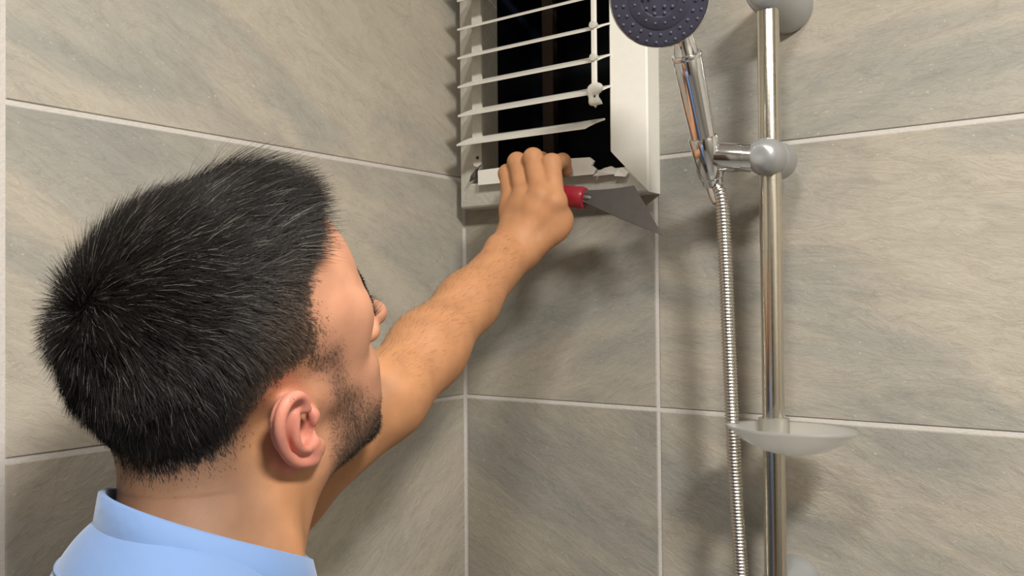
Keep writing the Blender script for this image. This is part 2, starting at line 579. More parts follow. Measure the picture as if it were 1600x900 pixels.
# link bar with a bump at every slat, torn off at the lower end
lb_ = keep(from_bm('link_bar', box_bm(.2530, .2595, -.0792, -.0752, zs[1] + .004, vz1 - .05, .0012), MAT['pvc']), vent)
for z in zs[2:]:
    V, Fc = lathe((.2562, -.0815, z + .001), (0, 1, 0), rounded(.0048, .0065, .0012), 14)
    o = smooth_mesh(mesh('pin', V, Fc, MAT['pvc_grey'])); o.parent = lb_
    o.matrix_parent_inverse = Matrix.Identity(4)

# ---------------------------------------------------------------- shower rail
RX, RY = .4535, -.060
rail = empty('shower_rail', (RX, 0, CAM[2] - .278), 'worn steel shower rail with round grey brackets and a slider on tiled wall', 'shower rail')
zt, zb_ = CAM[2] + .317, CAM[2] - .300
V, Fc = lathe((RX, RY, zb_ - .004), (0, 0, 1), rounded(.0112, zt - zb_ + .008, .002), 40)
keep(smooth_mesh(mesh('rail_tube', V, Fc, MAT['rail'])), rail)
for z in (zt, zb_):
    V, Fc = lathe((RX, -.0005, z), (0, -1, 0), [(0, .028), (.004, .0285), (.014, .027), (.022, .0235), (.060, .0215), (.070, .020), (.0765, .016), (.0795, .009), (.0805, .002)], 40)
    keep(smooth_mesh(mesh('bracket', V, Fc, MAT['satin'])), rail)
zsl = CAM[2] + .1465
V, Fc = lathe((RX, RY + .030, zsl), (0, -1, 0), rounded(.0195, .032, .004), 40)
sl = keep(smooth_mesh(mesh('slider', V, Fc, MAT['satin'])), rail)
V, Fc = lathe((RX, RY - .0018, zsl), (0, -1, 0), [(0, .0188), (.0015, .0188)], 40)
o = mesh('seam_ring', V, Fc, MAT['black']); o.parent = sl
V, Fc = lathe((RX, RY - .003, zsl), (0, -1, 0), [(0, .0192), (.004, .0195), (.014, .0188), (.021, .0165), (.026, .012), (.0278, .008), (.0275, .004), (.0270, .001)], 40)
o = smooth_mesh(mesh('knob', V, Fc, MAT['satin']), 60); o.parent = sl
# arm of the slider that carries the holder cup
HB = at_y(1114, 288, -.082)      # lower end of the handle
HT = at_y(1072, 84, -.152)       # neck under the head
hd = HT - HB
HL = np.linalg.norm(hd)
hd = hd / HL
CUP = HB + hd * .032
V, Fc = lathe((RX - .014, -.075, zsl), CUP - np.array([RX - .014, -.075, zsl]), [(0, .0145), (.012, .0145), (.0125, .0155), (.032, .0155), (.040, .0140)], 32)
o = smooth_mesh(mesh('holder_arm', V, Fc, MAT['chrome'])); o.parent = sl

# ---------------------------------------------------------------- hand shower
V, Fc = lathe(CUP + hd * -.024, hd, [(.004, .0108), (0, .0118), (.002, .0136), (.044, .0152), (.0455, .0145), (.0455, .0130)], 32, cap=False)
o = smooth_mesh(mesh('holder_cup', V, Fc, MAT['chrome'])); o.parent = sl
shower = empty('hand_shower', tuple(HB), 'chrome hand shower with a dark round spray face held on the rail', 'shower head')
V, Fc = lathe(HB, hd, [(0, .0095), (.002, .0112), (.03, .0122), (HL * .45, .0130), (HL * .85, .0140), (HL * .97, .0142), (HL * .985, .0134), (HL, .0118), (HL + .012, .0105), (HL + .022, .0095)], 40)
keep(smooth_mesh(mesh('shower_handle', V, Fc, MAT['chrome'])), shower)
V, Fc = lathe(HB + hd * (HL * .965), hd, [(0, .0143), (.001, .0149), (.004, .0149), (.005, .0143)], 40)
keep(smooth_mesh(mesh('handle_ring', V, Fc, MAT['chrome'])), shower)
HC = at_y(1030, -4, -.196)       # centre of the spray face
nrm = (CAM - HC) / np.linalg.norm(CAM - HC)
nrm = nrm + np.array([-.05, -.08, -.16]); nrm /= np.linalg.norm(nrm)
HRr = .0470
V, Fc = lathe(HC - nrm * .026, nrm, [(0, .014), (.004, .026), (.010, .039), (.017, .0460), (.022, HRr), (.0255, HRr), (.027, HRr - .0012), (.027, HRr - .003)], 64)
keep(smooth_mesh(mesh('head_shell', V, Fc, MAT['chrome'])), shower)
V, Fc = lathe(HC + nrm * .0005, nrm, [(0, HRr - .0016), (.0012, HRr - .002), (.002, HRr - .004), (.0014, .030), (.0022, .029), (.0022, .018), (.001, .017), (.001, .0005)], 64)
face = keep(smooth_mesh(mesh('spray_face', V, Fc, MAT['face'])), shower)
fu, fv, _ = frame_of(nrm)
nz_me = None
for (rr, cnt) in ((.0095, 6), (.0150, 10), (.0235, 16), (.0340, 22), (.0410, 28)):
    for i in range(cnt):
        a = 2 * math.pi * (i + (.5 if rr > .02 else 0)) / cnt
        p = HC + nrm * .0012 + (fu * math.cos(a) + fv * math.sin(a)) * rr
        if nz_me is None:
            V, Fc = lathe((0, 0, 0), nrm, [(0, .0017), (.0018, .0013), (.0024, .0007)], 8)
            o = mesh('nozzle', V, Fc, MAT['nozzle']); nz_me = o.data
        else:
            o = bpy.data.objects.new('nozzle', nz_me); COL.objects.link(o)
        o.location = tuple(p)
        keep(o, face); o.matrix_parent_inverse = Matrix.Identity(4)
# neck piece between handle and head
n0 = HB + hd * (HL + .010)
n1 = HC - nrm * .020 - fv * 0
V, Fc = lathe(n0, n1 - n0, [(0, .0098), (np.linalg.norm(n1 - n0) * .5, .0105), (np.linalg.norm(n1 - n0), .0135)], 32)
keep(smooth_mesh(mesh('neck', V, Fc, MAT['chrome'])), shower)

# ---------------------------------------------------------------- hose
ctrl = [HB - hd * .001, at_y(1127, 310, -.083), at_y(1133, 400, -.079), at_y(1138, 520, -.076), at_y(1146, 700, -.074), at_y(1158, 900, -.072)]
ctrl += [ctrl[-1] + np.array([.005, .002, -.15]), ctrl[-1] + np.array([.008, .003, -.36]), ctrl[-1] + np.array([.04, .0, -.50]), ctrl[-1] + np.array([.09, .015, -.46]), ctrl[-1] + np.array([.10, .055, -.36])]
ctrl = np.array(ctrl)


def catmull(P, per):
    out = []
    Q = np.vstack([2 * P[0] - P[1], P, 2 * P[-1] - P[-2]])
    for i in range(1, len(Q) - 2):
        for t in np.linspace(0, 1, per, endpoint=False):
            a, b, c, d = Q[i - 1], Q[i], Q[i + 1], Q[i + 2]
            out.append(.5 * ((2 * b) + (c - a) * t + (2 * a - 5 * b + 4 * c - d) * t * t + (-a + 3 * b - 3 * c + d) * t ** 3))
    out.append(P[-1])
    return np.array(out)


cp = catmull(ctrl, 40)
seg = np.r_[0, np.cumsum(np.linalg.norm(np.diff(cp, axis=0), axis=1))]
pitch = .0034
ns = int(seg[-1] / pitch) * 4
ss = np.linspace(0, seg[-1], ns)
cc = np.stack([np.interp(ss, seg, cp[:, i]) for i in range(3)], 1)
rad = .0068 + .0009 * np.clip(np.sin(np.arange(ns) * math.pi / 2) * 1.2, -1, 1)
nn = 14
V, Fc = [], []
tang = np.gradient(cc, axis=0)
u = np.array([1.0, 0, 0])
for i in range(ns):
    d = tang[i] / np.linalg.norm(tang[i])
    u = u - d * u.dot(d); u /= np.linalg.norm(u)
    v = np.cross(d, u)
    for q in range(nn):
        a = 2 * math.pi * q / nn
        V.append(cc[i] + (u * math.cos(a) + v * math.sin(a)) * rad[i])
for i in range(ns - 1):
    for q in range(nn):
        Fc.append((i * nn + q, i * nn + (q + 1) % nn, (i + 1) * nn + (q + 1) % nn, (i + 1) * nn + q))
hose = empty('shower_hose', tuple(cc[-1]), 'ribbed steel shower hose hanging down beside the rail', 'shower hose')
keep(mesh('hose_tube', V, Fc, MAT['hose'], smooth=True), hose)
e = cc[-1]
V, Fc = lathe((e[0], -.0005, e[2] + .016), (0, -1, 0), [(0, .026), (.004, .026), (.006, .012), (.03, .012), (.032, .010)], 28)
keep(smooth_mesh(mesh('wall_outlet', V, Fc, MAT['chrome'])), hose)
V, Fc = lathe(cc[0] + (cc[0] - cc[4]) * .2, cc[40] - cc[0], [(0, .0075), (.012, .0080), (.020, .0066)], 24)
keep(smooth_mesh(mesh('hose_nut', V, Fc, MAT['chrome'])), hose)

# ---------------------------------------------------------------- soap dish
DC = np.array([.4800, -.086, CAM[2] - .1235])
da, db, dd = .0625, .046, .027
bm = bmesh.new()
NR, NA = 12, 64


def dish_pt(r, a, off):
    # slight point towards both ends, flat floor
    x = da * r * math.cos(a) * (1 + .04 * abs(math.cos(a)))
    y = db * r * math.sin(a)
    z = -dd * (1 - max(0, r) ** 2.4) + off
    return (DC[0] + x, DC[1] + y, DC[2] + z)


def near_rail(p, r=.0122):
    return math.hypot(p[0] - RX, p[1] - RY) < r


for off, shrink in ((0, 1.0), (.003, .965)):
    rings = []
    for i in range(NR + 1):
        rr = max(.02, i / NR) * shrink
        rings.append([bm.verts.new(dish_pt(rr, 2 * math.pi * j / NA, off if i < NR else (.0 if off == 0 else .0008))) for j in range(NA)])
    for i in range(NR):
        for j in range(NA):
            q = (rings[i][j], rings[i][(j + 1) % NA], rings[i + 1][(j + 1) % NA], rings[i + 1][j])
            c = sum((v.co for v in q), Vector()) / 4
            if not near_rail(c):
                bm.faces.new(q if off else q[::-1])
    if off == 0:
        outer = rings[-1]
    else:
        for j in range(NA):
            bm.faces.new((outer[j], outer[(j + 1) % NA], rings[-1][(j + 1) % NA], rings[-1][j]))
    c0 = bm.verts.new(dish_pt(0, 0, off))
    for j in range(NA):
        bm.faces.new((c0, rings[0][j], rings[0][(j + 1) % NA]))
dish = empty('soap_dish', tuple(DC + np.array([0, 0, -dd])), 'frosted clear plastic soap dish clipped on the shower rail', 'soap dish')
keep(from_bm('dish_bowl', bm, MAT['frost'], smooth=True), dish)
V, Fc = lathe((RX, RY, DC[2] - .022), (0, 0, 1), [(0, .0120), (0, .0155), (.026, .0155), (.026, .0120)], 32, cap=False)
keep(smooth_mesh(mesh('clip_sleeve', V, Fc, MAT['frost'])), dish)
for i in range(3):
    x = DC[0] - .004 + .011 * i
    keep(from_bm('drain_rib', box_bm(x, x + .003, DC[1] - .016, DC[1] + .010, DC[2] - .0215, DC[2] - .0165, .001), MAT['frost']), dish)

# ---------------------------------------------------------------- putty knife
KA = at_y(838, 302, -.088)
KB = at_y(914, 310, -.082)
kd = (KB - KA) / np.linalg.norm(KB - KA)
knife = empty('putty_knife', tuple(KB), 'putty knife with a red handle and grey blade held in the hand', 'putty knife')
KL = np.linalg.norm(KB - KA)
V, Fc = lathe(KA, kd, [(-.035, .006), (-.032, .0105), (-.01, .0128), (KL * .5, .0125), (KL * .80, .0128), (KL * .93, .0135), (KL, .012), (KL + .001, .007)], 24)
V = [np.array(v) for v in V]
keep(smooth_mesh(mesh('knife_handle', V, Fc, MAT['red'])), knife)
bA, bB, bC, bD = at_y(908, 298, -.083), at_y(991, 290, -.070), at_y(1028, 356, -.105), at_y(912, 316, -.087)
bn = np.cross(bB - bA, bD - bA); bn /= np.linalg.norm(bn)
bC = bC - bn * np.dot(bC - bA, bn) * .9
V, Fc = [], []
side = []
NB = 12
for i in range(NB + 1):
    t = i / NB
    top = bA * (1 - t) + bB * t
    bot = bD * (1 - t) + bC * t - (bA - bD) * 0.06 * math.sin(math.pi * t)
    top = top + (bD - bA) * .10 * math.sin(math.pi * t)
    side.append((top, bot, .0009 * (1 - t) + .00025))
for s_ in (1, -1):
    for top, bot, th in side:
        V += [top + bn * th * s_, bot + bn * th * s_]
n2 = 2 * (NB + 1)
for i in range(NB):
    a = 2 * i
    Fc += [(a, a + 1, a + 3, a + 2), (n2 + a, n2 + a + 2, n2 + a + 3, n2 + a + 1), (a, a + 2, n2 + a + 2, n2 + a), (a + 1, n2 + a + 1, n2 + a + 3, a + 3)]
Fc += [(0, n2, n2 + 1, 1), (2 * NB, 2 * NB + 1, n2 + 2 * NB + 1, n2 + 2 * NB)]
keep(mesh('blade', V, Fc, MAT['steel']), knife)
V, Fc = lathe(KB - kd * .002, kd, [(0, .0065), (.008, .0060), (.012, .0035)], 16)
keep(smooth_mesh(mesh('tang', V, Fc, MAT['steel'])), knife)

# ---------------------------------------------------------------- torn plastic at the lower end of the link bar (implicit lump further down)


# ================================================================ implicit-surface modelling
class Field:
    def __init__(s, xs, ys, zs):
        s.ax = [np.asarray(a, np.float32) for a in (xs, ys, zs)]
        s.f = np.full(tuple(len(a) for a in s.ax), 1.0, np.float32)

    def sl(s, lo, hi):
        out = []
        for a, l, h in zip(s.ax, lo, hi):
            i0, i1 = int(np.searchsorted(a, l)), int(np.searchsorted(a, h))
            if i1 <= i0:
                return None
            out.append(slice(i0, i1))
        return tuple(out)

    def put(s, fn, lo, hi, k=.01, op='u', pad=.02):
        q = s.sl(np.asarray(lo) - pad - k, np.asarray(hi) + pad + k)
        if q is None:
            return
        X = s.ax[0][q[0]][:, None, None]; Y = s.ax[1][q[1]][None, :, None]; Z = s.ax[2][q[2]][None, None, :]
        d = fn(X, Y, Z)
        a = s.f[q]
        if op == 's':
            d = -d
            h = np.maximum(k - np.abs(a - d), 0) / k
            s.f[q] = np.maximum(a, d) + h * h * k * .25
        else:
            h = np.maximum(k - np.abs(a - d), 0) / k
            s.f[q] = np.minimum(a, d) - h * h * k * .25

    def cone(s, a, b, r1, r2, k=.01, op='u', flat=None):
        """round cone; flat=(axis, factor) squeezes the section along an axis"""
        a = np.asarray(a, float); b = np.asarray(b, float)
        lo = np.minimum(a - r1, b - r2); hi = np.maximum(a + r1, b + r2)
        ab = b - a
        L2 = max(ab.dot(ab), 1e-12)
        if flat is not None:
            n = np.asarray(flat[0], float); n = n / np.linalg.norm(n)
            c = 1 / flat[1] - 1

        def fn(X, Y, Z):
            px, py, pz = X - a[0], Y - a[1], Z - a[2]
            t = np.clip((px * ab[0] + py * ab[1] + pz * ab[2]) / L2, 0, 1)
            qx, qy, qz = px - t * ab[0], py - t * ab[1], pz - t * ab[2]
            d2 = qx * qx + qy * qy + qz * qz
            if flat is not None:
                w = qx * n[0] + qy * n[1] + qz * n[2]
                d2 = d2 + w * w * ((1 + c) ** 2 - 1)
            return (np.sqrt(d2) - (r1 + (r2 - r1) * t)).astype(np.float32)
        s.put(fn, lo, hi, k, op)

    def path(s, pts, rads, k=.008, op='u', sub=4):
        """smooth tapering tube through the points, joined as one piece"""
        P = np.array([np.r_[p, r] for p, r in zip(pts, rads)])
        P = catmull(P, sub)
        lo = (P[:, :3] - P[:, 3:]).min(0); hi = (P[:, :3] + P[:, 3:]).max(0)

        def fn(X, Y, Z):
            best = None
            for a, b in zip(P[:-1], P[1:]):
                ab = b[:3] - a[:3]
                px, py, pz = X - a[0], Y - a[1], Z - a[2]
                t = np.clip((px * ab[0] + py * ab[1] + pz * ab[2]) / max(ab.dot(ab), 1e-12), 0, 1)
                d = np.sqrt((px - t * ab[0]) ** 2 + (py - t * ab[1]) ** 2 + (pz - t * ab[2]) ** 2) - (a[3] + (b[3] - a[3]) * t)
                best = d if best is None else np.minimum(best, d)
            return best.astype(np.float32)
        s.put(fn, lo, hi, k, op)

    def ell(s, c, r, R=np.eye(3), k=.01, op='u'):
        c = np.asarray(c, float); r = np.asarray(r, float)
        ext = np.sqrt(((R * r) ** 2).sum(1))

        def fn(X, Y, Z):
            px, py, pz = X - c[0], Y - c[1], Z - c[2]
            u = px * R[0, 0] + py * R[1, 0] + pz * R[2, 0]
            v = px * R[0, 1] + py * R[1, 1] + pz * R[2, 1]
            w = px * R[0, 2] + py * R[1, 2] + pz * R[2, 2]
            k0 = np.sqrt((u / r[0]) ** 2 + (v / r[1]) ** 2 + (w / r[2]) ** 2)
            k1 = np.sqrt((u / r[0] ** 2) ** 2 + (v / r[1] ** 2) ** 2 + (w / r[2] ** 2) ** 2)
            return (k0 * (k0 - 1) / np.maximum(k1, 1e-6)).astype(np.float32)
        s.put(fn, c - ext, c + ext, k, op)

    def mesh(s):
        f = s.f
        ins = f < 0
        n = [d - 1 for d in f.shape]
        cnt = np.zeros(n, np.int8)
        for i in (0, 1):
            for j in (0, 1):
                for k in (0, 1):
                    cnt += ins[i:n[0] + i, j:n[1] + j, k:n[2] + k]
        act = np.argwhere((cnt > 0) & (cnt < 8))
        del cnt
        idx = np.full(n, -1, np.int32)
        idx[act[:, 0], act[:, 1], act[:, 2]] = np.arange(len(act), dtype=np.int32)
        acc = np.zeros((len(act), 3)); num = np.zeros(len(act))
        corners = [(i, j, k) for i in (0, 1) for j in (0, 1) for k in (0, 1)]
        for c in corners:
            for axis in range(3):
                if c[axis] == 0:
                    d = list(c); d[axis] = 1
                    A = act + np.array(c); B = act + np.array(d)
                    va = f[A[:, 0], A[:, 1], A[:, 2]]; vb = f[B[:, 0], B[:, 1], B[:, 2]]
                    m = (va < 0) != (vb < 0)
                    t = np.where(m, va / np.where(m, va - vb, 1), 0)
                    pa = np.stack([s.ax[q][A[:, q]] for q in range(3)], 1)
                    pb = np.stack([s.ax[q][B[:, q]] for q in range(3)], 1)
                    acc += np.where(m[:, None], pa + (pb - pa) * t[:, None], 0); num += m
        V = acc / num[:, None]
        quads = []
        for axis in range(3):
            o1, o2 = (axis + 1) % 3, (axis + 2) % 3
            sa = [slice(None)] * 3; sb = [slice(None)] * 3
            sa[axis] = slice(0, -1); sb[axis] = slice(1, None)
            for o in (o1, o2):
                sa[o] = slice(1, -1); sb[o] = slice(1, -1)
            A = ins[tuple(sa)]; B = ins[tuple(sb)]
            e = np.argwhere(A != B)
            flip = A[e[:, 0], e[:, 1], e[:, 2]]
            base = e.copy(); base[:, o1] += 1; base[:, o2] += 1
            q = []
            for (d1, d2) in ((-1, -1), (0, -1), (0, 0), (-1, 0)):
                c = base.copy(); c[:, o1] += d1; c[:, o2] += d2
                q.append(idx[c[:, 0], c[:, 1], c[:, 2]])
            q = np.stack(q, 1)
            q[~flip] = q[~flip][:, ::-1]
            quads.append(q)
        Q = np.concatenate(quads)
        return V, Q


def relax(V, Q, it=2, lam=.5):
    E = np.concatenate([Q[:, [0, 1]], Q[:, [1, 2]], Q[:, [2, 3]], Q[:, [3, 0]]])
    for i in range(it):
        for l in (lam, -lam * 1.03):
            acc = np.zeros_like(V); num = np.zeros(len(V))
            for a, b in ((0, 1), (1, 0)):
                for d in range(3):
                    acc[:, d] += np.bincount(E[:, a], V[E[:, b], d], len(V))
                num += np.bincount(E[:, a], minlength=len(V))
            V = V + l * (acc / num[:, None] - V)
    return V


def normals(V, Q):
    n = np.cross(V[Q[:, 2]] - V[Q[:, 0]], V[Q[:, 3]] - V[Q[:, 1]])
    out = np.zeros_like(V)
    for c in range(4):
        for d in range(3):
            out[:, d] += np.bincount(Q[:, c], n[:, d], len(V))
    return out / np.maximum(np.linalg.norm(out, axis=1, keepdims=True), 1e-12)


def fast_mesh(name, V, faces, mat, smooth=True, tone=None):
    """faces: list of (n, k) index arrays"""
    me = bpy.data.meshes.new(name)
    V = np.asarray(V, np.float32)
    me.vertices.add(len(V))
    me.vertices.foreach_set('co', V.ravel())
    loops = np.concatenate([f.ravel() for f in faces]).astype(np.int32)
    tot = np.concatenate([np.full(len(f), f.shape[1], np.int32) for f in faces])
    me.loops.add(len(loops)); me.loops.foreach_set('vertex_index', loops)
    me.polygons.add(len(tot))
    me.polygons.foreach_set('loop_start', np.r_[0, np.cumsum(tot)[:-1]].astype(np.int32))
    me.update(calc_edges=True)
    if smooth:
        me.polygons.foreach_set('use_smooth', np.ones(len(tot), bool))
    if tone is not None:
        at = me.attributes.new('tone', 'FLOAT_COLOR', 'POINT')
        at.data.foreach_set('color', np.c_[tone, np.ones(len(tone))].astype(np.float32).ravel())
    me.materials.append(mat)
    o = bpy.data.objects.new(name, me)
    COL.objects.link(o)
    return o


def axis_grid(lo, hi, h, fine=()):
    """coordinates from lo to hi with spacing h, finer inside the given (lo, hi, h) spans"""
    out = [lo]
    while out[-1] < hi:
        x = out[-1]
        step = h
        for (a, b, hh) in fine:
            if a <= x + 1e-9 < b:
                step = min(step, hh)
        out.append(x + step)
    return np.array(out)


# torn plastic lump on the link bar
lump_c = np.array([.2570, -.079, zs[1] - .002])
fl = Field(*[np.arange(c - .022, c + .022, .0011) for c in lump_c])
fl.ell(lump_c + (.001, 0, .004), (.0105, .004, .0072), k=.003)
fl.cone(lump_c + (-.006, 0, .001), lump_c + (-.003, 0, -.011), .003, .0032, .003)
fl.cone(lump_c + (-.003, 0, -.011), lump_c + (.005, .0, -.012), .0036, .0032, .003)
fl.cone(lump_c + (.005, .0, -.010), lump_c + (.009, .001, -.014), .003, .0012, .002)
fl.cone(lump_c + (.003, .0, -.008), lump_c + (.004, .001, -.003), .0028, .0012, .002)
fl.cone(lump_c + (.000, .0, -.012), lump_c + (.001, .001, -.017), .0026, .001, .002)
V, Q = fl.mesh()
keep(fast_mesh('torn_plastic', V, [Q], MAT['pvc']), vent)

# ================================================================ person
CZ = CAM[2]
HEAD_YAW, HEAD_PITCH, HEAD_ROLL = math.radians(-11), math.radians(22), math.radians(23)


def rot(ax, a):
    c, s_ = math.cos(a), math.sin(a)
    return {'x': np.array([[1, 0, 0], [0, c, -s_], [0, s_, c]]), 'y': np.array([[c, 0, s_], [0, 1, 0], [-s_, 0, c]]),
            'z': np.array([[c, -s_, 0], [s_, c, 0], [0, 0, 1]])}[ax]


HR = rot('z', HEAD_YAW) @ rot('x', HEAD_PITCH) @ rot('y', HEAD_ROLL)
EARP = at_depth(460, 652, .580)
HO = EARP - HR @ np.array([.074, -.006, -.006]) * .975
HS = .975


def h2w(p):
    return HO + HR @ (np.asarray(p, float) * HS)


def w2h(P):
    return (P - HO) @ HR / HS


print('head origin', HO)
# torso frame
TA = math.radians(22)
TRt = np.array([math.cos(TA), -math.sin(TA), 0]); TFw = np.array([math.sin(TA), math.cos(TA), 0]); TUp = np.array([0, 0, 1.0])
TR3 = np.stack([TRt, TFw, TUp], 1)
NB_ = np.array([.262, -.600, CZ - .172])      # base of the neck


def t2w(x, y, z):
    return NB_ + TRt * x + TFw * y + TUp * z


SH_L = np.array([.108, -.535, CZ - .214])
ELB = at_depth(600, 622, .800)
WRI = at_y(797, 398, -.150)
print('upper arm', np.linalg.norm(ELB - SH_L), 'forearm', np.linalg.norm(WRI - ELB), ELB, WRI)

ear_w = h2w((.078, -.01, 0))
xs = axis_grid(.0, .46, .0024, [(ear_w[0] - .022, ear_w[0] + .026, .0011), (.13, .245, .0016)])
ys = axis_grid(-.80, -.015, .0024, [(ear_w[1] - .045, ear_w[1] + .045, .0011), (-.17, -.035, .0016)])
zs_ = axis_grid(CZ - .30, CZ + .22, .0024, [(ear_w[2] - .05, ear_w[2] + .045, .0011), (CZ + .03, CZ + .19, .0016)])
B = Field(xs, ys, zs_)


def hell(c, r, k=.01, op='u', R=None):
    B.ell(h2w(c), np.array(r) * HS, HR if R is None else HR @ R, k, op)


def hcone(a, b, r1, r2, k=.01, op='u', flat=None):
    B.cone(h2w(a), h2w(b), r1 * HS, r2 * HS, k, op, None if flat is None else (HR @ np.array(flat[0], float), flat[1]))


# ---- skull and face (head frame: x = his right, y = forward, z = up, origin between the ear canals)
hell((0, -.006, .046), (.0755, .097, .084))
hell((0, .026, .050), (.066, .064, .062), .02)
hell((0, -.055, .020), (.060, .045, .055), .03)
hell((0, .040, -.022), (.0600, .056, .076), .025)
for sx in (1, -1):
    hcone((sx * .056, .004, -.005), (sx * .052, .006, -.060), .016, .017, .02)
    hcone((sx * .052, .006, -.060), (sx * .016, .086, -.096), .017, .017, .022)
    hcone((sx * .056, .030, -.008), (sx * .050, .066, -.012), .014, .014, .02)
    hell((sx * .040, .055, -.045), (.026, .033, .036), .02)
    hcone((sx * .010, .0880, .036), (sx * .046, .072, .036), .0095, .010, .014)
    hell((sx * .060, .050, .030), (.010, .022, .024), .02)
hell((0, .088, -.096), (.022, .018, .018), .015)
hell((0, .080, -.055), (.032, .022, .034), .02)
# nose
hcone((0, .093, .024), (0, .119, -.010), .0072, .0090, .010)
hell((0, .1240, -.0145), (.0105, .0115, .0098), .009)
for sx in (1, -1):
    hell((sx * .0125, .1075, -.0205), (.0075, .0110, .0078), .006)
    hell((sx * .0062, .1120, -.0275), (.0033, .0048, .0033), .003, 's')
    # eyes: socket, lids, opening
    hell((sx * .032, .101, .016), (.018, .016, .014), .010, 's')
    hell((sx * .032, .0775, .016), (.0150, .0145, .0135), .005)
    hell((sx * .032, .0930, .0155), (.0120, .0090, .0042), .002, 's')
# lips
hcone((-.018, .0965, -.060), (.018, .0965, -.060), .0052, .0052, .006)
hcone((-.015, .0970, -.070), (.015, .0970, -.070), .0058, .0058, .006)
hcone((-.021, .1030, -.0650), (.021, .1030, -.0650), .0016, .0016, .002, 's')
# ---- neck
nk0, nk1 = h2w((0, -.012, -.030)), t2w(0, .002, -.02)
B.cone(nk0, nk1, .047, .0500, .03)
B.cone(h2w((0, .028, -.075)), t2w(0, .026, -.03), .029, .033, .035)
B.cone(h2w((0, -.042, .000)), t2w(0, -.012, .0), .033, .040, .03)
for sx in (1, -1):
    B.cone(h2w((sx * .052, -.022, -.030)), t2w(sx * .028, .052, -.050), .0145, .013, .018)
    B.cone(t2w(0, -.01, -.030), t2w(sx * .12, -.02, -.085), .040, .030, .03)
B.ell(t2w(0, .0, -.11), (.14, .085, .07), TR3, .05)

# ---- ears
def ear(sx):
    # ear frame: u = forward, v = up, w = outward
    fl_ = math.radians(4)
    tilt = math.radians(-12)
    Wd = np.array([sx * math.cos(fl_), math.sin(fl_), 0])
    Ud = np.array([-sx * math.sin(fl_), math.cos(fl_), 0])
    Vd = np.array([0, 0, 1.0])
    U2 = Ud * math.cos(tilt) - Vd * math.sin(tilt) * -1 * -1
    U2 = Ud * math.cos(tilt) + Vd * math.sin(tilt) * -1
    V2 = Vd * math.cos(tilt) + Ud * math.sin(tilt)
    O = np.array([sx * .0745, .000, -.008])

    def P(u, v, w):
        return O + U2 * u + V2 * v + Wd * w
    R = np.stack([U2, V2, Wd], 1)
    # plate of the ear
    B.ell(h2w(P(-.013, .004, .007)), np.array((.0165, .0285, .0050)), HR @ R, .006)
    B.ell(h2w(P(-.008, .002, .000)), np.array((.0110, .0220, .0090)), HR @ R, .008)
    # lobe
    B.ell(h2w(P(-.006, -.0270, .0065)), np.array((.0105, .0095, .0050)), HR @ R, .006)
    # hollow of the concha and canal
    B.ell(h2w(P(-.0075, -.0025, .0120)), np.array((.0105, .0145, .0125)), HR @ R, .004, 's')
    B.cone(h2w(P(-.0030, .0020, .0090)), h2w(P(.0035, .0030, -.0160)), .0082, .0055, .003, 's')
    B.ell(h2w(P(-.0070, .0195, .0140)), np.array((.0045, .0080, .0052)), HR @ R, .003, 's')
    # scapha groove behind the antihelix
    gr = [(-.0185, -.012), (-.0225, .002), (-.0215, .016), (-.0140, .0265)]
    B.path([h2w(P(a[0], a[1], .0140)) for a in gr], [.0028] * 4, .003, 's')
    # helix rim
    rim = [(.0005, .010, .0070), (.0010, .020, .0085), (-.0030, .0285, .0105), (-.0110, .0325, .0125), (-.0200, .0285, .0140), (-.0262, .0185, .0150),
           (-.0285, .0060, .0150), (-.0270, -.0070, .0140), (-.0225, -.0180, .0120), (-.0160, -.0265, .0095), (-.0090, -.0325, .0075)]
    rr = [.0026, .0030, .0034, .0037, .0038, .0038, .0037, .0036, .0036, .0038, .0040]
    B.path([h2w(P(*q)) for q in rim], rr, .0035)
    # antihelix
    ah = [(-.0085, .0170, .0110), (-.0140, .0100, .0130), (-.0175, .0000, .0140), (-.0165, -.0090, .0130), (-.0115, -.0160, .0115)]
    B.path([h2w(P(*q)) for q in ah], [.0022, .0028, .0030, .0030, .0028], .004)
    # antitragus and tragus
    B.ell(h2w(P(-.0065, -.0185, .0080)), np.array((.0048, .0028, .0024)), HR @ R, .004)
    B.ell(h2w(P(.0062, -.0035, .0035)), np.array((.0042, .0060, .0034)), HR @ R, .004)
    return P


ear(1); ear(-1)

# ---- left arm
ax = ELB - SH_L
fa = WRI - ELB
fd = fa / np.linalg.norm(fa)
hand_n = at_y(835, 320, -.20) - at_y(835, 320, -.11)      # towards the viewer: back of the hand
hand_n /= np.linalg.norm(hand_n)
B.cone(SH_L, SH_L + ax * .45, .056, .050, .02)
B.cone(SH_L + ax * .4, ELB, .048, .037, .02)
B.cone(SH_L, t2w(-.10, 0, -.06), .055, .05, .03)
mus = np.cross(fd, hand_n); mus /= np.linalg.norm(mus)
B.cone(ELB, ELB + fa * .30, .0345, .0350, .02)
B.cone(ELB + fa * .30, ELB + fa * .62, .0350, .0290, .02)
B.cone(ELB + fa * .62, WRI, .0290, .0255, .02, flat=(hand_n, .9))
B.ell(ELB + fa * .24 + mus * .008, (.020, .020, .055), np.stack(frame_of(fd), 1), .02)

# ---- left hand closed over the sill and the knife handle
def hy(px, py, y):
    return at_y(px, py, y)


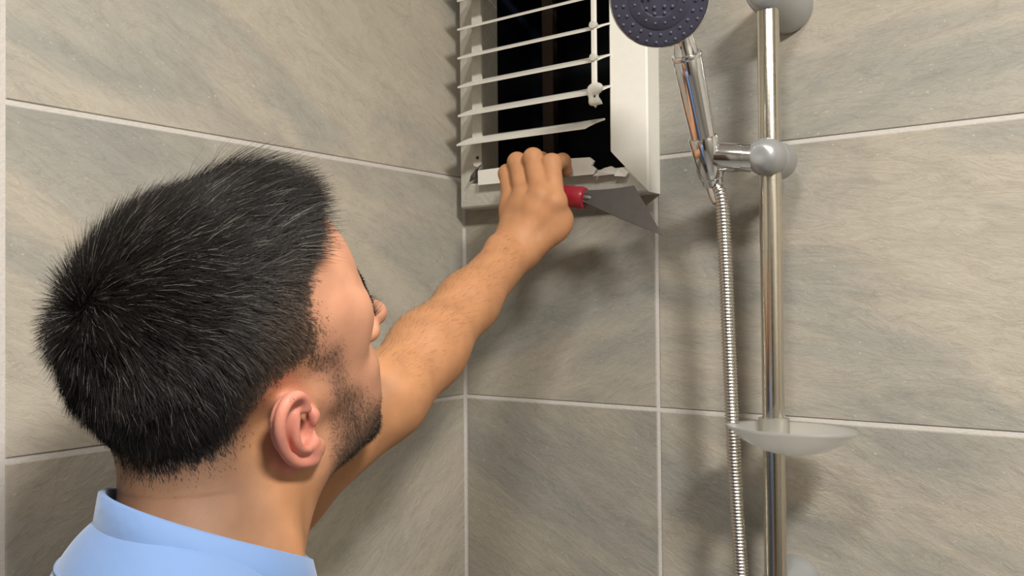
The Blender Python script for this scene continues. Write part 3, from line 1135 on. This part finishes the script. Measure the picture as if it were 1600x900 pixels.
MC = {'i': hy(866, 316, -.122), 'm': hy(844, 306, -.126), 'r': hy(819, 306, -.122), 'p': hy(799, 315, -.116)}
PI = {'i': hy(862, 256, -.104), 'm': hy(833, 247, -.106), 'r': hy(808, 253, -.102), 'p': hy(793, 271, -.099)}
DI = {'i': hy(879, 252, -.070), 'm': hy(846, 250, -.066), 'r': hy(818, 256, -.064), 'p': hy(799, 278, -.066)}
TI = {'i': hy(884, 266, -.060), 'm': hy(848, 276, -.058), 'r': hy(822, 278, -.058), 'p': hy(802, 292, -.062)}
FR = {'i': (.0116, .0108, .0092, .0082), 'm': (.0118, .0108, .0094, .0082), 'r': (.0112, .0104, .0090, .0080), 'p': (.0108, .0100, .0086, .0074)}
WR2 = WRI + fd * .012
for q in 'imrp':
    B.cone(WR2, MC[q], .0185, .0125, .016, flat=(hand_n, .8))
for a, b in (('i', 'm'), ('m', 'r'), ('r', 'p')):
    B.cone((MC[a] * .8 + WR2 * .2), (MC[b] * .8 + WR2 * .2), .0125, .0118, .012)
# ball of the thumb
TH = [hy(826, 388, -.134), hy(866, 356, -.116), hy(876, 338, -.100), hy(872, 318, -.076)]
B.path(TH, [.0170, .0150, .0125, .0102], .010)
B.cone(TH[1], MC['i'], .0120, .0105, .014)
B.ell(hy(874, 344, -.108), (.0130, .0115, .0135), np.eye(3), .012)
for q in 'imrp':
    r = FR[q]
    B.cone(MC[q], PI[q], r[0] + .0006, r[1], .0045)
    B.cone(PI[q], DI[q], r[1], r[2], .004)
    B.cone(DI[q], TI[q], r[2], r[3], .004)
    # knuckle
    B.ell(MC[q] + hand_n * .004, (.0098, .0098, .0098), np.eye(3), .008)
    B.ell(PI[q] + hand_n * .0015, np.array((.0094, .0094, .0092)) * (r[1] / .0094), np.eye(3), .005)
# tendons on the back of the hand
for q in 'imrp':
    m0 = WR2 * .75 + MC[q] * .25 + hand_n * .0125
    B.cone(m0, MC[q] + hand_n * .0085, .0022, .0026, .010)
B.ell(WRI + hand_n * .012 - mus * .018, (.010, .010, .010), np.eye(3), .015)

V, Q = B.mesh()
B = None
V = relax(V, Q, 2)
Nn = normals(V, Q)
print('skin verts', len(V))


def sstep(a, b, x):
    t = np.clip((x - a) / (b - a), 0, 1)
    return t * t * (3 - 2 * t)


def poly_sd(P, poly):
    """signed distance of 2-D points to a polygon, positive inside"""
    poly = np.asarray(poly)
    d = np.full(len(P), 1e9); ins = np.zeros(len(P), bool)
    for a, b in zip(poly, np.roll(poly, -1, 0)):
        ab = b - a
        t = np.clip(((P - a) @ ab) / (ab @ ab), 0, 1)
        d = np.minimum(d, np.linalg.norm(P - a - t[:, None] * ab, axis=1))
        c = ((a[1] > P[:, 1]) != (b[1] > P[:, 1])) & (P[:, 0] < (b[0] - a[0]) * (P[:, 1] - a[1]) / (b[1] - a[1] + 1e-12) + a[0])
        ins ^= c
    return np.where(ins, d, -d)


HAIR_POLY = [(.052, .108), (.034, .102), (.024, .088), (.028, .068), (.031, .046), (.036, .022), (.042, -.004), (.044, -.024), (.026, -.024), (.018, -.010), (.012, .010), (.000, .021),
             (-.016, .019), (-.029, .005), (-.036, -.010), (-.042, -.014), (-.060, -.020), (-.16, -.026), (-.16, .25), (.13, .25), (.13, .11)]
BEARD_POLY = [(.040, .040), (.043, .020), (.046, -.002), (.055, -.012), (.066, -.030), (.084, -.044), (.096, -.043), (.115, -.038), (.125, -.06), (.125, -.14), (.07, -.150), (.036, -.112), (.016, -.088), (.017, -.060), (.022, -.036), (.025, -.010), (.022, .012), (.016, .036)]
LIP_POLY = [(.09, -.056), (.12, -.056), (.12, -.076), (.09, -.076)]


def hair_info(P):
    """P in head coordinates -> (mask 0..1, length)"""
    sd = poly_sd(P[:, 1:3], HAIR_POLY)
    near = (np.linalg.norm(P - np.array([0, -.005, .045]), axis=1) < .14)
    # keep the ears bare
    earm = (np.abs(P[:, 0]) > .0735) & (P[:, 1] > -.046) & (P[:, 1] < .014) & (P[:, 2] < .024)
    sd = np.where(near & ~earm, sd, -1)
    y, z = P[:, 1], P[:, 2]
    sd = sd + np.where(sd > -.5, .0022 * np.sin(430 * y + 310 * z) * np.sin(290 * z - 350 * P[:, 0] + 1), 0)
    mask = sstep(-.004 - .007 * sstep(.0, .03, y), .014, sd)
    top = sstep(.070, .115, z + .10 * np.clip(y, 0, .1))
    back = sstep(-.02, -.075, y)
    L = .0095 + .006 * sstep(.0, .06, z) + .010 * top + .006 * back * sstep(-.03, .03, z)
    L = L + .024 * top * sstep(-.015, .03, y) * (1 - .45 * sstep(.035, .07, y))
    low = sstep(.075, .045, z)
    L = L * (.26 + .74 * sstep(.0, .026 + .020 * low, sd))
    L = L * (1 - .45 * sstep(.105, .07, z) * sstep(-.045, .0, y))
    return mask, L, sd


def beard_info(P):
    sd = poly_sd(P[:, 1:3], BEARD_POLY)
    near = (P[:, 2] > -.15) & (P[:, 1] > .0)
    lip = poly_sd(P[:, 1:3], LIP_POLY) * (np.abs(P[:, 0]) < .021)
    sd = np.where(near, sd, -1)
    sd = np.minimum(sd, np.where(np.abs(P[:, 0]) < .023, -lip, 1))
    return sstep(-.003, .010, sd), sd


PH = w2h(V)
is_head = (np.linalg.norm(PH - np.array([0, 0, 0]), axis=1) < .19) & (PH[:, 2] > -.16) & (V[:, 1] < -.42)
hm = np.zeros(len(V)); hl = np.zeros(len(V)); hsd = np.full(len(V), -1.0); bmk = np.zeros(len(V)); bsd = np.full(len(V), -1.0)
hm[is_head], hl[is_head], hsd[is_head] = hair_info(PH[is_head])
bmk[is_head], bsd[is_head] = beard_info(PH[is_head])
# ---- skin colour (tan arm, pinker face and ear, shaved follicles; the nape also carries painted shade)
tan = np.array([.455, .228, .112]); pink = np.array([.54, .275, .175]); rose = np.array([.58, .235, .175])
tone = np.tile(tan, (len(V), 1))
fw_ = (sstep(-.13, -.03, PH[:, 2]) * sstep(-.02, .03, PH[:, 1]) * is_head)[:, None]
tone = tone * (1 - fw_) + pink * fw_
ew = (is_head * sstep(.068, .078, np.abs(PH[:, 0])) * sstep(1.25, .8, ((PH[:, 1] + .012) / .022) ** 2 + ((PH[:, 2] + .008) / .038) ** 2))[:, None]
tone = tone * (1 - ew) + rose * ew
lp = (is_head & (np.abs(PH[:, 0]) < .021) & (PH[:, 1] > .088) & (PH[:, 2] < -.055) & (PH[:, 2] > -.076)).astype(float)[:, None]
tone = tone * (1 - lp) + np.array([.50, .20, .16]) * lp
foll = np.array([.10, .062, .045])
hk = (sstep(-.004, .030 + .025 * sstep(.105, .07, PH[:, 2]) * sstep(-.045, .0, PH[:, 1]), hsd) * .85)[:, None]
tone = tone * (1 - hk) + foll * 1.25 * hk
bk = (bmk * (.34 + .22 * sstep(.004, .03, bsd)))[:, None]
tone = tone * (1 - bk) + foll * 1.3 * bk
# nape: stubble plus the shade under the hair, painted into the skin
nape = (is_head * sstep(-.115, -.04, PH[:, 2]) * sstep(-.020, -.06, PH[:, 1]) * .75)[:, None]
tone = tone * (1 - nape) + foll * 1.4 * nape

person = empty('person', (.36, -.66, 0), 'man with dark hair and beard in light blue shirt reaching into the vent', 'person')
# lower-resolution torso and right arm, joined to the same skin mesh inside the shirt
SH_R = t2w(.185, -.02, -.075)
ELR = SH_R + np.array([.075, -.06, -.28]); WRR = ELR + np.array([.0, .10, -.235])
T = Field(axis_grid(-.02, .70, .0045), axis_grid(-.98, -.36, .0045), axis_grid(.72, CZ - .19, .0045))
T.ell(t2w(0, 0, -.17), (.150, .095, .13), TR3, .05)
T.ell(t2w(0, 0, -.38), (.135, .090, .17), TR3, .06)
T.cone(SH_R, ELR, .046, .040, .02)
T.cone(t2w(.08, 0, -.10), SH_R, .050, .046, .03)
fr = WRR - ELR
T.cone(ELR, ELR + fr * .3, .040, .0425, .02)
T.cone(ELR + fr * .3, WRR, .0425, .026, .02)
PN = WRR + np.array([.0, .03, -.085])
T.cone(WRR, PN, .027, .030, .02, flat=((1, 0, 0), .55))
for i in range(4):
    o_ = np.array([.0, .026 - .018 * i, -.012 + (.004 if i in (1, 2) else 0)])
    k1 = PN + o_
    k2 = k1 + np.array([-.006, .006, -.038]); k3 = k2 + np.array([-.016, .004, -.028])
    T.cone(k1, k2, .0098, .0088, .004); T.cone(k2, k3, .0088, .0074, .004)
k1 = WRR + np.array([-.006, .030, -.030]); k2 = k1 + np.array([-.014, .030, -.034]); k3 = k2 + np.array([-.010, .008, -.030])
T.cone(k1, k2, .013, .0105, .008); T.cone(k2, k3, .0105, .0085, .004)
V2, Q2 = T.mesh()
T = None
VA = np.vstack([V, V2]); QA = np.vstack([Q, Q2 + len(V)]); TO = np.vstack([tone, np.tile(tan, (len(V2), 1))])
body = keep(fast_mesh('body', VA, [QA], MAT['skin'], tone=TO), person)

# ---- eyes
for sx in (1, -1):
    c = h2w((sx * .032, .0785, .0158))
    d = HR @ np.array([0, 1, .12])
    pr = [(-.0125 * math.cos(a), max(.0125 * math.sin(a), .0003)) for a in np.linspace(0, math.pi, 13)]
    Vv, Fv = lathe(c, d, pr, 20)
    ey = keep(mesh('eye', Vv, Fv, MAT['eye'], smooth=True), person)
    pr = [(.0128 * math.cos(a), max(.0128 * math.sin(a), .0003)) for a in np.linspace(.48, 0, 5)]
    Vv, Fv = lathe(c, d, pr, 20)
    o = mesh('iris', Vv, Fv, MAT['iris'], smooth=True); keep(o, ey); o.matrix_parent_inverse = Matrix.Identity(4)


# ---- hair
def sample(mask_w, n):
    """random points on the skin quads, weighted by area and mask"""
    q = Q[(mask_w[Q].mean(1) > .02)]
    a = .5 * np.linalg.norm(np.cross(V[q[:, 2]] - V[q[:, 0]], V[q[:, 3]] - V[q[:, 1]]), axis=1) * mask_w[q].mean(1)
    i = rng.choice(len(q), n, p=a / a.sum())
    q = q[i]
    s_, t_ = rng.random((n, 1)), rng.random((n, 1))
    w = [(1 - s_) * (1 - t_), s_ * (1 - t_), s_ * t_, (1 - s_) * t_]
    p = sum(V[q[:, c]] * w[c] for c in range(4))
    nn_ = sum(Nn[q[:, c]] * w[c] for c in range(4))
    nn_ /= np.linalg.norm(nn_, axis=1, keepdims=True)
    return p, nn_


def strands(P, N0, tdir, L, lift, bend, r0, segs, jit):
    """triangular tapering hairs; returns verts, faces"""
    n = len(P)
    j = rng.normal(0, 1, (n, 3)) * jit
    d0 = N0 * lift[:, None] + tdir * (1 - lift[:, None]) + j
    d0 /= np.linalg.norm(d0, axis=1, keepdims=True)
    side_ = np.cross(d0, N0 + 1e-3); side_ /= np.maximum(np.linalg.norm(side_, axis=1, keepdims=True), 1e-6)
    up_ = np.cross(side_, d0)
    rings = []
    pos = P - N0 * .0006
    d = d0
    for s in range(segs + 1):
        r = r0 * (1 - .85 * s / segs)
        for a in (0, 2.094, 4.189):
            rings.append(pos + side_ * (math.cos(a) * r)[..., None] if np.ndim(r) else pos + (side_ * math.cos(a) + up_ * math.sin(a)) * r)
        d = d + (tdir - N0 * .25) * bend[:, None] / segs
        d = d / np.linalg.norm(d, axis=1, keepdims=True)
        pos = pos + d * (L / segs)[:, None]
    Vs = np.stack(rings, 1).reshape(-1, 3)
    m = 3 * (segs + 1)
    base = (np.arange(n) * m)[:, None]
    fs = []
    for s in range(segs):
        for a in range(3):
            b = (a + 1) % 3
            fs.append(base + np.array([[3 * s + a, 3 * s + b, 3 * s + 3 + b, 3 * s + 3 + a]]))
    return Vs, np.concatenate(fs), m


def tangent(d, N0):
    t = d - N0 * (d * N0).sum(1, keepdims=True)
    return t / np.maximum(np.linalg.norm(t, axis=1, keepdims=True), 1e-9)


CROWN = np.array([-.018, -.094, .082])


def comb(Ph, N0):
    """growth direction: out of the crown, then forward on top and down at sides and back"""
    d = Ph - CROWN
    d /= np.linalg.norm(d, axis=1, keepdims=True)
    down = np.tile(np.array([0, .12, -1.0]), (len(Ph), 1))
    sidew = (sstep(.10, .03, Ph[:, 2]))[:, None] * .85
    d = d * (1 - sidew) + down * sidew
    fr_ = (sstep(.085, .12, Ph[:, 2]) * sstep(-.06, .02, Ph[:, 1]))[:, None]
    d = d + fr_ * np.array([.10, .55, .45])
    return tangent(d @ HR.T, N0)


# dark cap: the dense lower half of the hair; thin at the clipped temples
fade = 1 + 1.9 * sstep(.105, .07, PH[:, 2]) * sstep(-.045, .0, PH[:, 1])
csd = hsd / fade
cm = hm * sstep(.0, .014, hsd)
fsel = (csd[Q].min(1) > .016)
qc = Q[fsel]
used, inv = np.unique(qc, return_inverse=True)
capV = V[used] + Nn[used] * (hl[used] * .10 * sstep(.016, .036, csd[used]))[:, None] + Nn[used] * .0004
front = sstep(.02, .075, PH[used, 1]) * sstep(.085, .115, PH[used, 2])
capV = capV + (HR @ np.array([0, -.10, .9])) * (front * .0)[:, None]
capF = inv.reshape(-1, 4)
dark_h = np.array([.011, .0095, .0092])
cap_tone = np.tile(dark_h, (len(used), 1))
mx_ = (sstep(.040, .016, csd[used]) * sstep(.09, .06, PH[used, 2]))[:, None]
cap_tone = cap_tone * (1 - mx_) + np.array([.15, .095, .068]) * mx_

NH = 110000
P_, N_ = sample(hm * (.40 + .60 * sstep(0, .02, hsd)), NH)
Ph_ = w2h(P_)
_, L_, sd_ = hair_info(Ph_)
L_ = L_ * (.72 + .45 * rng.random(NH))
t_ = comb(Ph_, N_)
topw = sstep(.07, .115, Ph_[:, 2])
crn = sstep(.035, .0, np.linalg.norm(Ph_ - CROWN, axis=1))
frn = sstep(.02, .075, Ph_[:, 1]) * topw
lift = .30 + .05 * topw + .34 * crn + .26 * frn
lift = lift + rng.normal(0, .07, NH)
# clumps: neighbouring hairs lean the same way
q_ = Ph_ * 150
wob = np.stack([np.sin(q_ @ w + f_) for w, f_ in zip(rng.normal(0, 1, (3, 3)), (0, 2, 4))], 1) + .6 * np.stack([np.sin(q_ @ w * 2.3 + f_) for w, f_ in zip(rng.normal(0, 1, (3, 3)), (1, 3, 5))], 1)
t_ = tangent(t_ + wob * .28, N_)
lift = lift + .06 * wob[:, 0]
bend = .55 + .35 * topw - .30 * frn - .45 * crn
Vs, Fs, m_ = strands(P_, N_, t_, L_, lift, bend, .00025, 3, .14)
g = rng.random(NH)
st = np.where(g[:, None] < .055, np.array([.22, .20, .185]), np.array([.014, .0115, .0105]) * (.6 + 1.1 * rng.random((NH, 1))))
brown = np.maximum(.8 * sstep(.110, .055, Ph_[:, 2]) * sstep(-.060, .005, Ph_[:, 1]), sstep(.060, .006, sd_) * sstep(.115, .07, Ph_[:, 2]) * sstep(-.07, -.02, Ph_[:, 1]))[:, None]
st = st * (1 - brown * .85) + np.array([.145, .102, .076]) * (.5 + .8 * rng.random((NH, 1))) * brown * .85
st = np.repeat(st, m_, axis=0)
HV = np.vstack([capV, Vs]); HF = np.vstack([capF, Fs + len(capV)]); HT_ = np.vstack([cap_tone, st])
hair = keep(fast_mesh('hair', HV, [HF], MAT['hair'], tone=HT_), person)
hair.data.materials.append(MAT['hair_matte'])
hair.data.polygons.foreach_set('material_index', np.r_[np.ones(len(capF), np.int32), np.zeros(len(Fs), np.int32)])
hair['kind'] = 'stuff'
hair['label'] = 'short dark hair, longer on top and faded at the nape'

# ---- beard
NBd = 30000
P_, N_ = sample(bmk * (.35 + .65 * sstep(.0, .02, bsd)), NBd)
Ph_ = w2h(P_)
_, sd_ = beard_info(Ph_)
dd_ = np.tile(np.array([0, .35, -1.0]), (NBd, 1))
t_ = tangent(dd_ @ HR.T, N_)
dk = (sstep(.004, .024, sd_) * np.maximum(sstep(.055, .095, Ph_[:, 1]), sstep(-.065, -.090, Ph_[:, 2])))[:, None]
L_ = (.0022 + .0030 * sstep(.004, .035, sd_) * (.3 + .7 * dk[:, 0])) * (.7 + .6 * rng.random(NBd))
Vs, Fs, m_ = strands(P_, N_, t_, L_, .55 + rng.normal(0, .1, NBd), np.full(NBd, .4), .00017, 2, .22)
g = rng.random((NBd, 1))
st = np.where(g < .10, np.array([.22, .18, .14]), (np.array([.10, .066, .046]) * (1 - dk) + np.array([.014, .010, .008]) * dk) * (.6 + .8 * g))
beard = keep(fast_mesh('beard', Vs, [Fs], MAT['hair'], tone=np.repeat(st, m_, axis=0)), person)
beard['kind'] = 'stuff'
beard['label'] = 'short trimmed dark beard along the jaw'

# ---- fine hair on the forearm
tf = ((V - ELB) @ fa) / (fa @ fa)
dist = np.linalg.norm(V - ELB - np.clip(tf, 0, 1)[:, None] * fa, axis=1)
aw = ((tf > .02) & (tf < .97) & (dist < .06) & ~is_head).astype(float) * sstep(-.25, .55, Nn[:, 2] + .3 * (Nn @ mus) * np.sign(mus[2]))
NF = 2200
P_, N_ = sample(aw, NF)
t_ = tangent(np.tile(fd + .5 * np.array([0, 0, -1.0]), (NF, 1)), N_)
Vs, Fs, m_ = strands(P_, N_, t_, .009 * (.6 + .7 * rng.random(NF)), .22 + rng.normal(0, .08, NF), np.full(NF, .3), .00007, 3, .2)
o = keep(fast_mesh('arm_hair', Vs, [Fs], MAT['hair'], tone=np.tile(np.array([.10, .055, .03]), (len(Vs), 1))), person)
o['kind'] = 'stuff'

# ---- eyebrows and lashes
brow_poly_c = []
for sx in (1, -1):
    bw = np.zeros(len(V))
    d1 = np.abs(PH[:, 2] - (.040 + .004 * np.sin((np.abs(PH[:, 0]) - .012) / .036 * math.pi)))
    sel = is_head & (PH[:, 0] * sx > .011) & (PH[:, 0] * sx < .053) & (PH[:, 1] > .055)
    bw[sel] = sstep(.0060, .0020, d1[sel])
    P_, N_ = sample(bw, 1100)
    t_ = tangent(np.tile(np.array([sx * .9, -.2, .45]), (1100, 1)) @ HR.T, N_)
    Vs, Fs, m_ = strands(P_, N_, t_, .0058 * (.7 + .5 * rng.random(1100)), .20 + rng.normal(0, .06, 1100), np.full(1100, .4), .00026, 3, .12)
    o = keep(fast_mesh('eyebrow', Vs, [Fs], MAT['hair'], tone=np.tile(np.array([.011, .009, .008]), (len(Vs), 1))), person)
    o['kind'] = 'stuff'
    # lashes
    n_ = 60
    a_ = np.linspace(-1, 1, n_)
    base = np.stack([sx * .032 + .0125 * a_, .0925 - .004 * a_ ** 2, .0195 - .002 * a_ ** 2], 1)
    Pw = base @ HR.T + HO
    Nw = np.tile(HR @ np.array([0, 1, .15]), (n_, 1))
    tw = np.tile(HR @ np.array([0, .5, 1.0]), (n_, 1)) + (np.stack([a_ * .4, a_ * 0, a_ * 0], 1)) @ HR.T
    Vs, Fs, m_ = strands(Pw, Nw, tw, np.full(n_, .0095), np.full(n_, .8), np.full(n_, .7), .0002, 3, .05)
    o = keep(fast_mesh('eyelash', Vs, [Fs], MAT['hair'], tone=np.tile(np.array([.008, .007, .007]), (len(Vs), 1))), person)
    o['kind'] = 'stuff'

# ---- shirt
C = Field(axis_grid(-.01, .60, .0035), axis_grid(-.92, -.34, .0035), axis_grid(.88, CZ - .08, .0035))
C.ell(t2w(0, -.030, -.115), (.150, .098, .120), TR3, .05)
C.ell(t2w(0, .012, -.20), (.165, .108, .17), TR3, .06)
C.ell(t2w(0, .0, -.42), (.155, .105, .24), TR3, .06)
C.cone(t2w(0, .0, -.50), t2w(0, .0, -.62), .11, .115, .05, flat=(TFw, .82))
for sx, sh in ((1, SH_R), (-1, SH_L)):
    C.cone(t2w(sx * .05, -.02, -.034), sh, .056, .058 if sx < 0 else .063, .035)
C.cone(SH_R, SH_R + (ELR - SH_R) * .62, .066, .060, .02)
C.cone(SH_L, SH_L + ax * .40, .058, .056, .02)
C.cone(t2w(0, -.022, -.012), t2w(0, .005, -.07), .064, .075, .03)
# folds behind the collar and across the shoulder
for (a, b, r) in (((-.06, -.095, -.03), (.05, -.085, -.075), .006), ((.0, -.095, -.015), (.10, -.05, -.060), .006), ((-.08, -.10, -.07), (.06, -.115, -.13), .007), ((.03, -.085, -.03), (.13, -.05, -.085), .006)):
    C.cone(t2w(*a), t2w(*b), r * 1.4, r, .022)
# open the neck, the sleeves and the hem
nc0 = t2w(0, -.016, .09)
cut_n = np.array([0, -.30, 1.0]); cut_n /= np.linalg.norm(cut_n)
C.cone(t2w(0, .012, -.035), t2w(0, .000, .13), .056, .062, .006, 's')
C.cone(SH_R + (ELR - SH_R) * .66, SH_R + (ELR - SH_R) * .80, .0505, .075, .004, 's')
C.cone(SH_L + ax * .46, SH_L + ax * .70, .050, .08, .004, 's')
# slanted neckline: everything above the plane is cut away
NP = t2w(0, -.075, .030)
npl = TUp * 1.0 + TFw * .62
npl /= np.linalg.norm(npl)


def above(X, Y, Z):
    return (-( (X - NP[0]) * npl[0] + (Y - NP[1]) * npl[1] + (Z - NP[2]) * npl[2])).astype(np.float32)


C.put(above, t2w(-.3, -.3, -.35) , t2w(.3, .3, .3), .004, 's') if False else None
V3, Q3 = C.mesh()
C = None
V3 = relax(V3, Q3, 3)
shirt = keep(fast_mesh('shirt', V3, [Q3], MAT['cloth']), person)
shirt['label'] = 'light blue cotton shirt'

# collar band
NC = 72
V, Fc = [], []
for i in range(NC):
    a = 2 * math.pi * i / NC
    cx_, cy_ = math.sin(a), -math.cos(a)          # a = 0 at the nape
    lift_ = (1 - cy_) * .5                          # 1 at the nape, 0 in front
    rx_, ry_ = .0600, .0600
    hgt = .024 + .008 * lift_
    ry_ = .0600 + .0070 * (1 - lift_)
    zb = -.004 + .060 * lift_ ** .75 - hgt
    for (o_, h_) in ((.010, -.006), (.0065, hgt * .45), (.0035, hgt), (.0012, hgt + .0012), (-.0005, hgt), (.003, hgt * .4), (.006, -.008)):
        V.append(t2w(cx_ * (rx_ + o_ - .004), cy_ * (ry_ + o_) + .004, zb + h_))
K = 7
for i in range(NC):
    j = (i + 1) % NC
    for q in range(K):
        Fc.append((i * K + q, i * K + (q + 1) % K, j * K + (q + 1) % K, j * K + q))
bm = bmesh.new()
vs = [bm.verts.new(v) for v in V]
for f in Fc:
    bm.faces.new([vs[q] for q in f])
o = from_bm('collar', bm, MAT['cloth'], smooth=True); keep(o, shirt); o.matrix_parent_inverse = Matrix.Identity(4)

# stitched seam that runs round below the collar, laid on the cloth
from mathutils.bvhtree import BVHTree
tree = BVHTree.FromPolygons([tuple(v) for v in V3], [tuple(int(i) for i in q) for q in Q3])
SP = []
for i in range(96):
    a = 2 * math.pi * i / 96
    cx_, cy_ = math.sin(a), -math.cos(a)
    lift_ = (1 - cy_) * .5
    p = t2w(cx_ * .098, cy_ * .100 + .004, -.030 + .050 * lift_ ** .75)
    c_, n_, _, _ = tree.find_nearest(Vector(p))
    SP.append(np.array(c_) + np.array(n_) * .0004)
SP = np.array(SP)
for _ in range(4):
    SP = (np.roll(SP, 1, 0) + SP * 2 + np.roll(SP, -1, 0)) / 4
V, Fc = [], []
for i in range(96):
    d = SP[(i + 1) % 96] - SP[i - 1]
    u_, v_, _ = frame_of(d)
    for q in range(6):
        V.append(SP[i] + (u_ * math.cos(q * math.pi / 3) + v_ * math.sin(q * math.pi / 3)) * .0011)
for i in range(96):
    j = (i + 1) % 96
    for q in range(6):
        Fc.append((i * 6 + q, i * 6 + (q + 1) % 6, j * 6 + (q + 1) % 6, j * 6 + q))
bm = bmesh.new()
vs = [bm.verts.new(v) for v in V]
for f in Fc:
    bm.faces.new([vs[q] for q in f])
o = from_bm('seam', bm, MAT['cloth'], smooth=True); keep(o, shirt); o.matrix_parent_inverse = Matrix.Identity(4)

# ---- trousers and shoes (below the picture)
G = Field(axis_grid(.0, .62, .006), axis_grid(-.90, -.38, .006), axis_grid(.03, 1.02, .006))
HPc = t2w(0, -.01, 0); HPc[2] = .93
G.ell(HPc, (.155, .115, .11), TR3, .05)
feet = []
for sx in (1, -1):
    hp = HPc + TRt * .085 * sx + np.array([0, 0, -.03])
    kn = HPc + TRt * .105 * sx + TFw * .03; kn[2] = .50
    an = HPc + TRt * .115 * sx - TFw * .01; an[2] = .10
    G.cone(hp, kn, .092, .066, .04)
    G.cone(kn, an, .066, .052, .03)
    feet.append(an)
V4, Q4 = G.mesh()
G = None
keep(fast_mesh('trousers', V4, [Q4], MAT['denim']), person)
for an in feet:
    lo = an + np.array([-.13, -.16, 0]); hi = an + np.array([.16, .26, 0])
    Z = Field(axis_grid(lo[0], hi[0], .005), axis_grid(lo[1], hi[1], .005), axis_grid(-.01, .16, .005))
    Z.cone(an + np.array([0, 0, .02]) , an + np.array([0, 0, -.04]), .040, .042, .02)
    Z.cone(np.r_[an[:2] - TFw[:2] * .03, .040], np.r_[an[:2] + TFw[:2] * .13, .030], .040, .044, .03, flat=(TUp, .8))
    Z.put(lambda X, Y, Zz: (Zz - .004 + 0 * X + 0 * Y).astype(np.float32), np.r_[lo[:2], -.01], np.r_[hi[:2], .004], .002, 's', pad=.2)
    V5, Q5 = Z.mesh()
    keep(fast_mesh('shoe', V5, [Q5], MAT['shoe']), person)
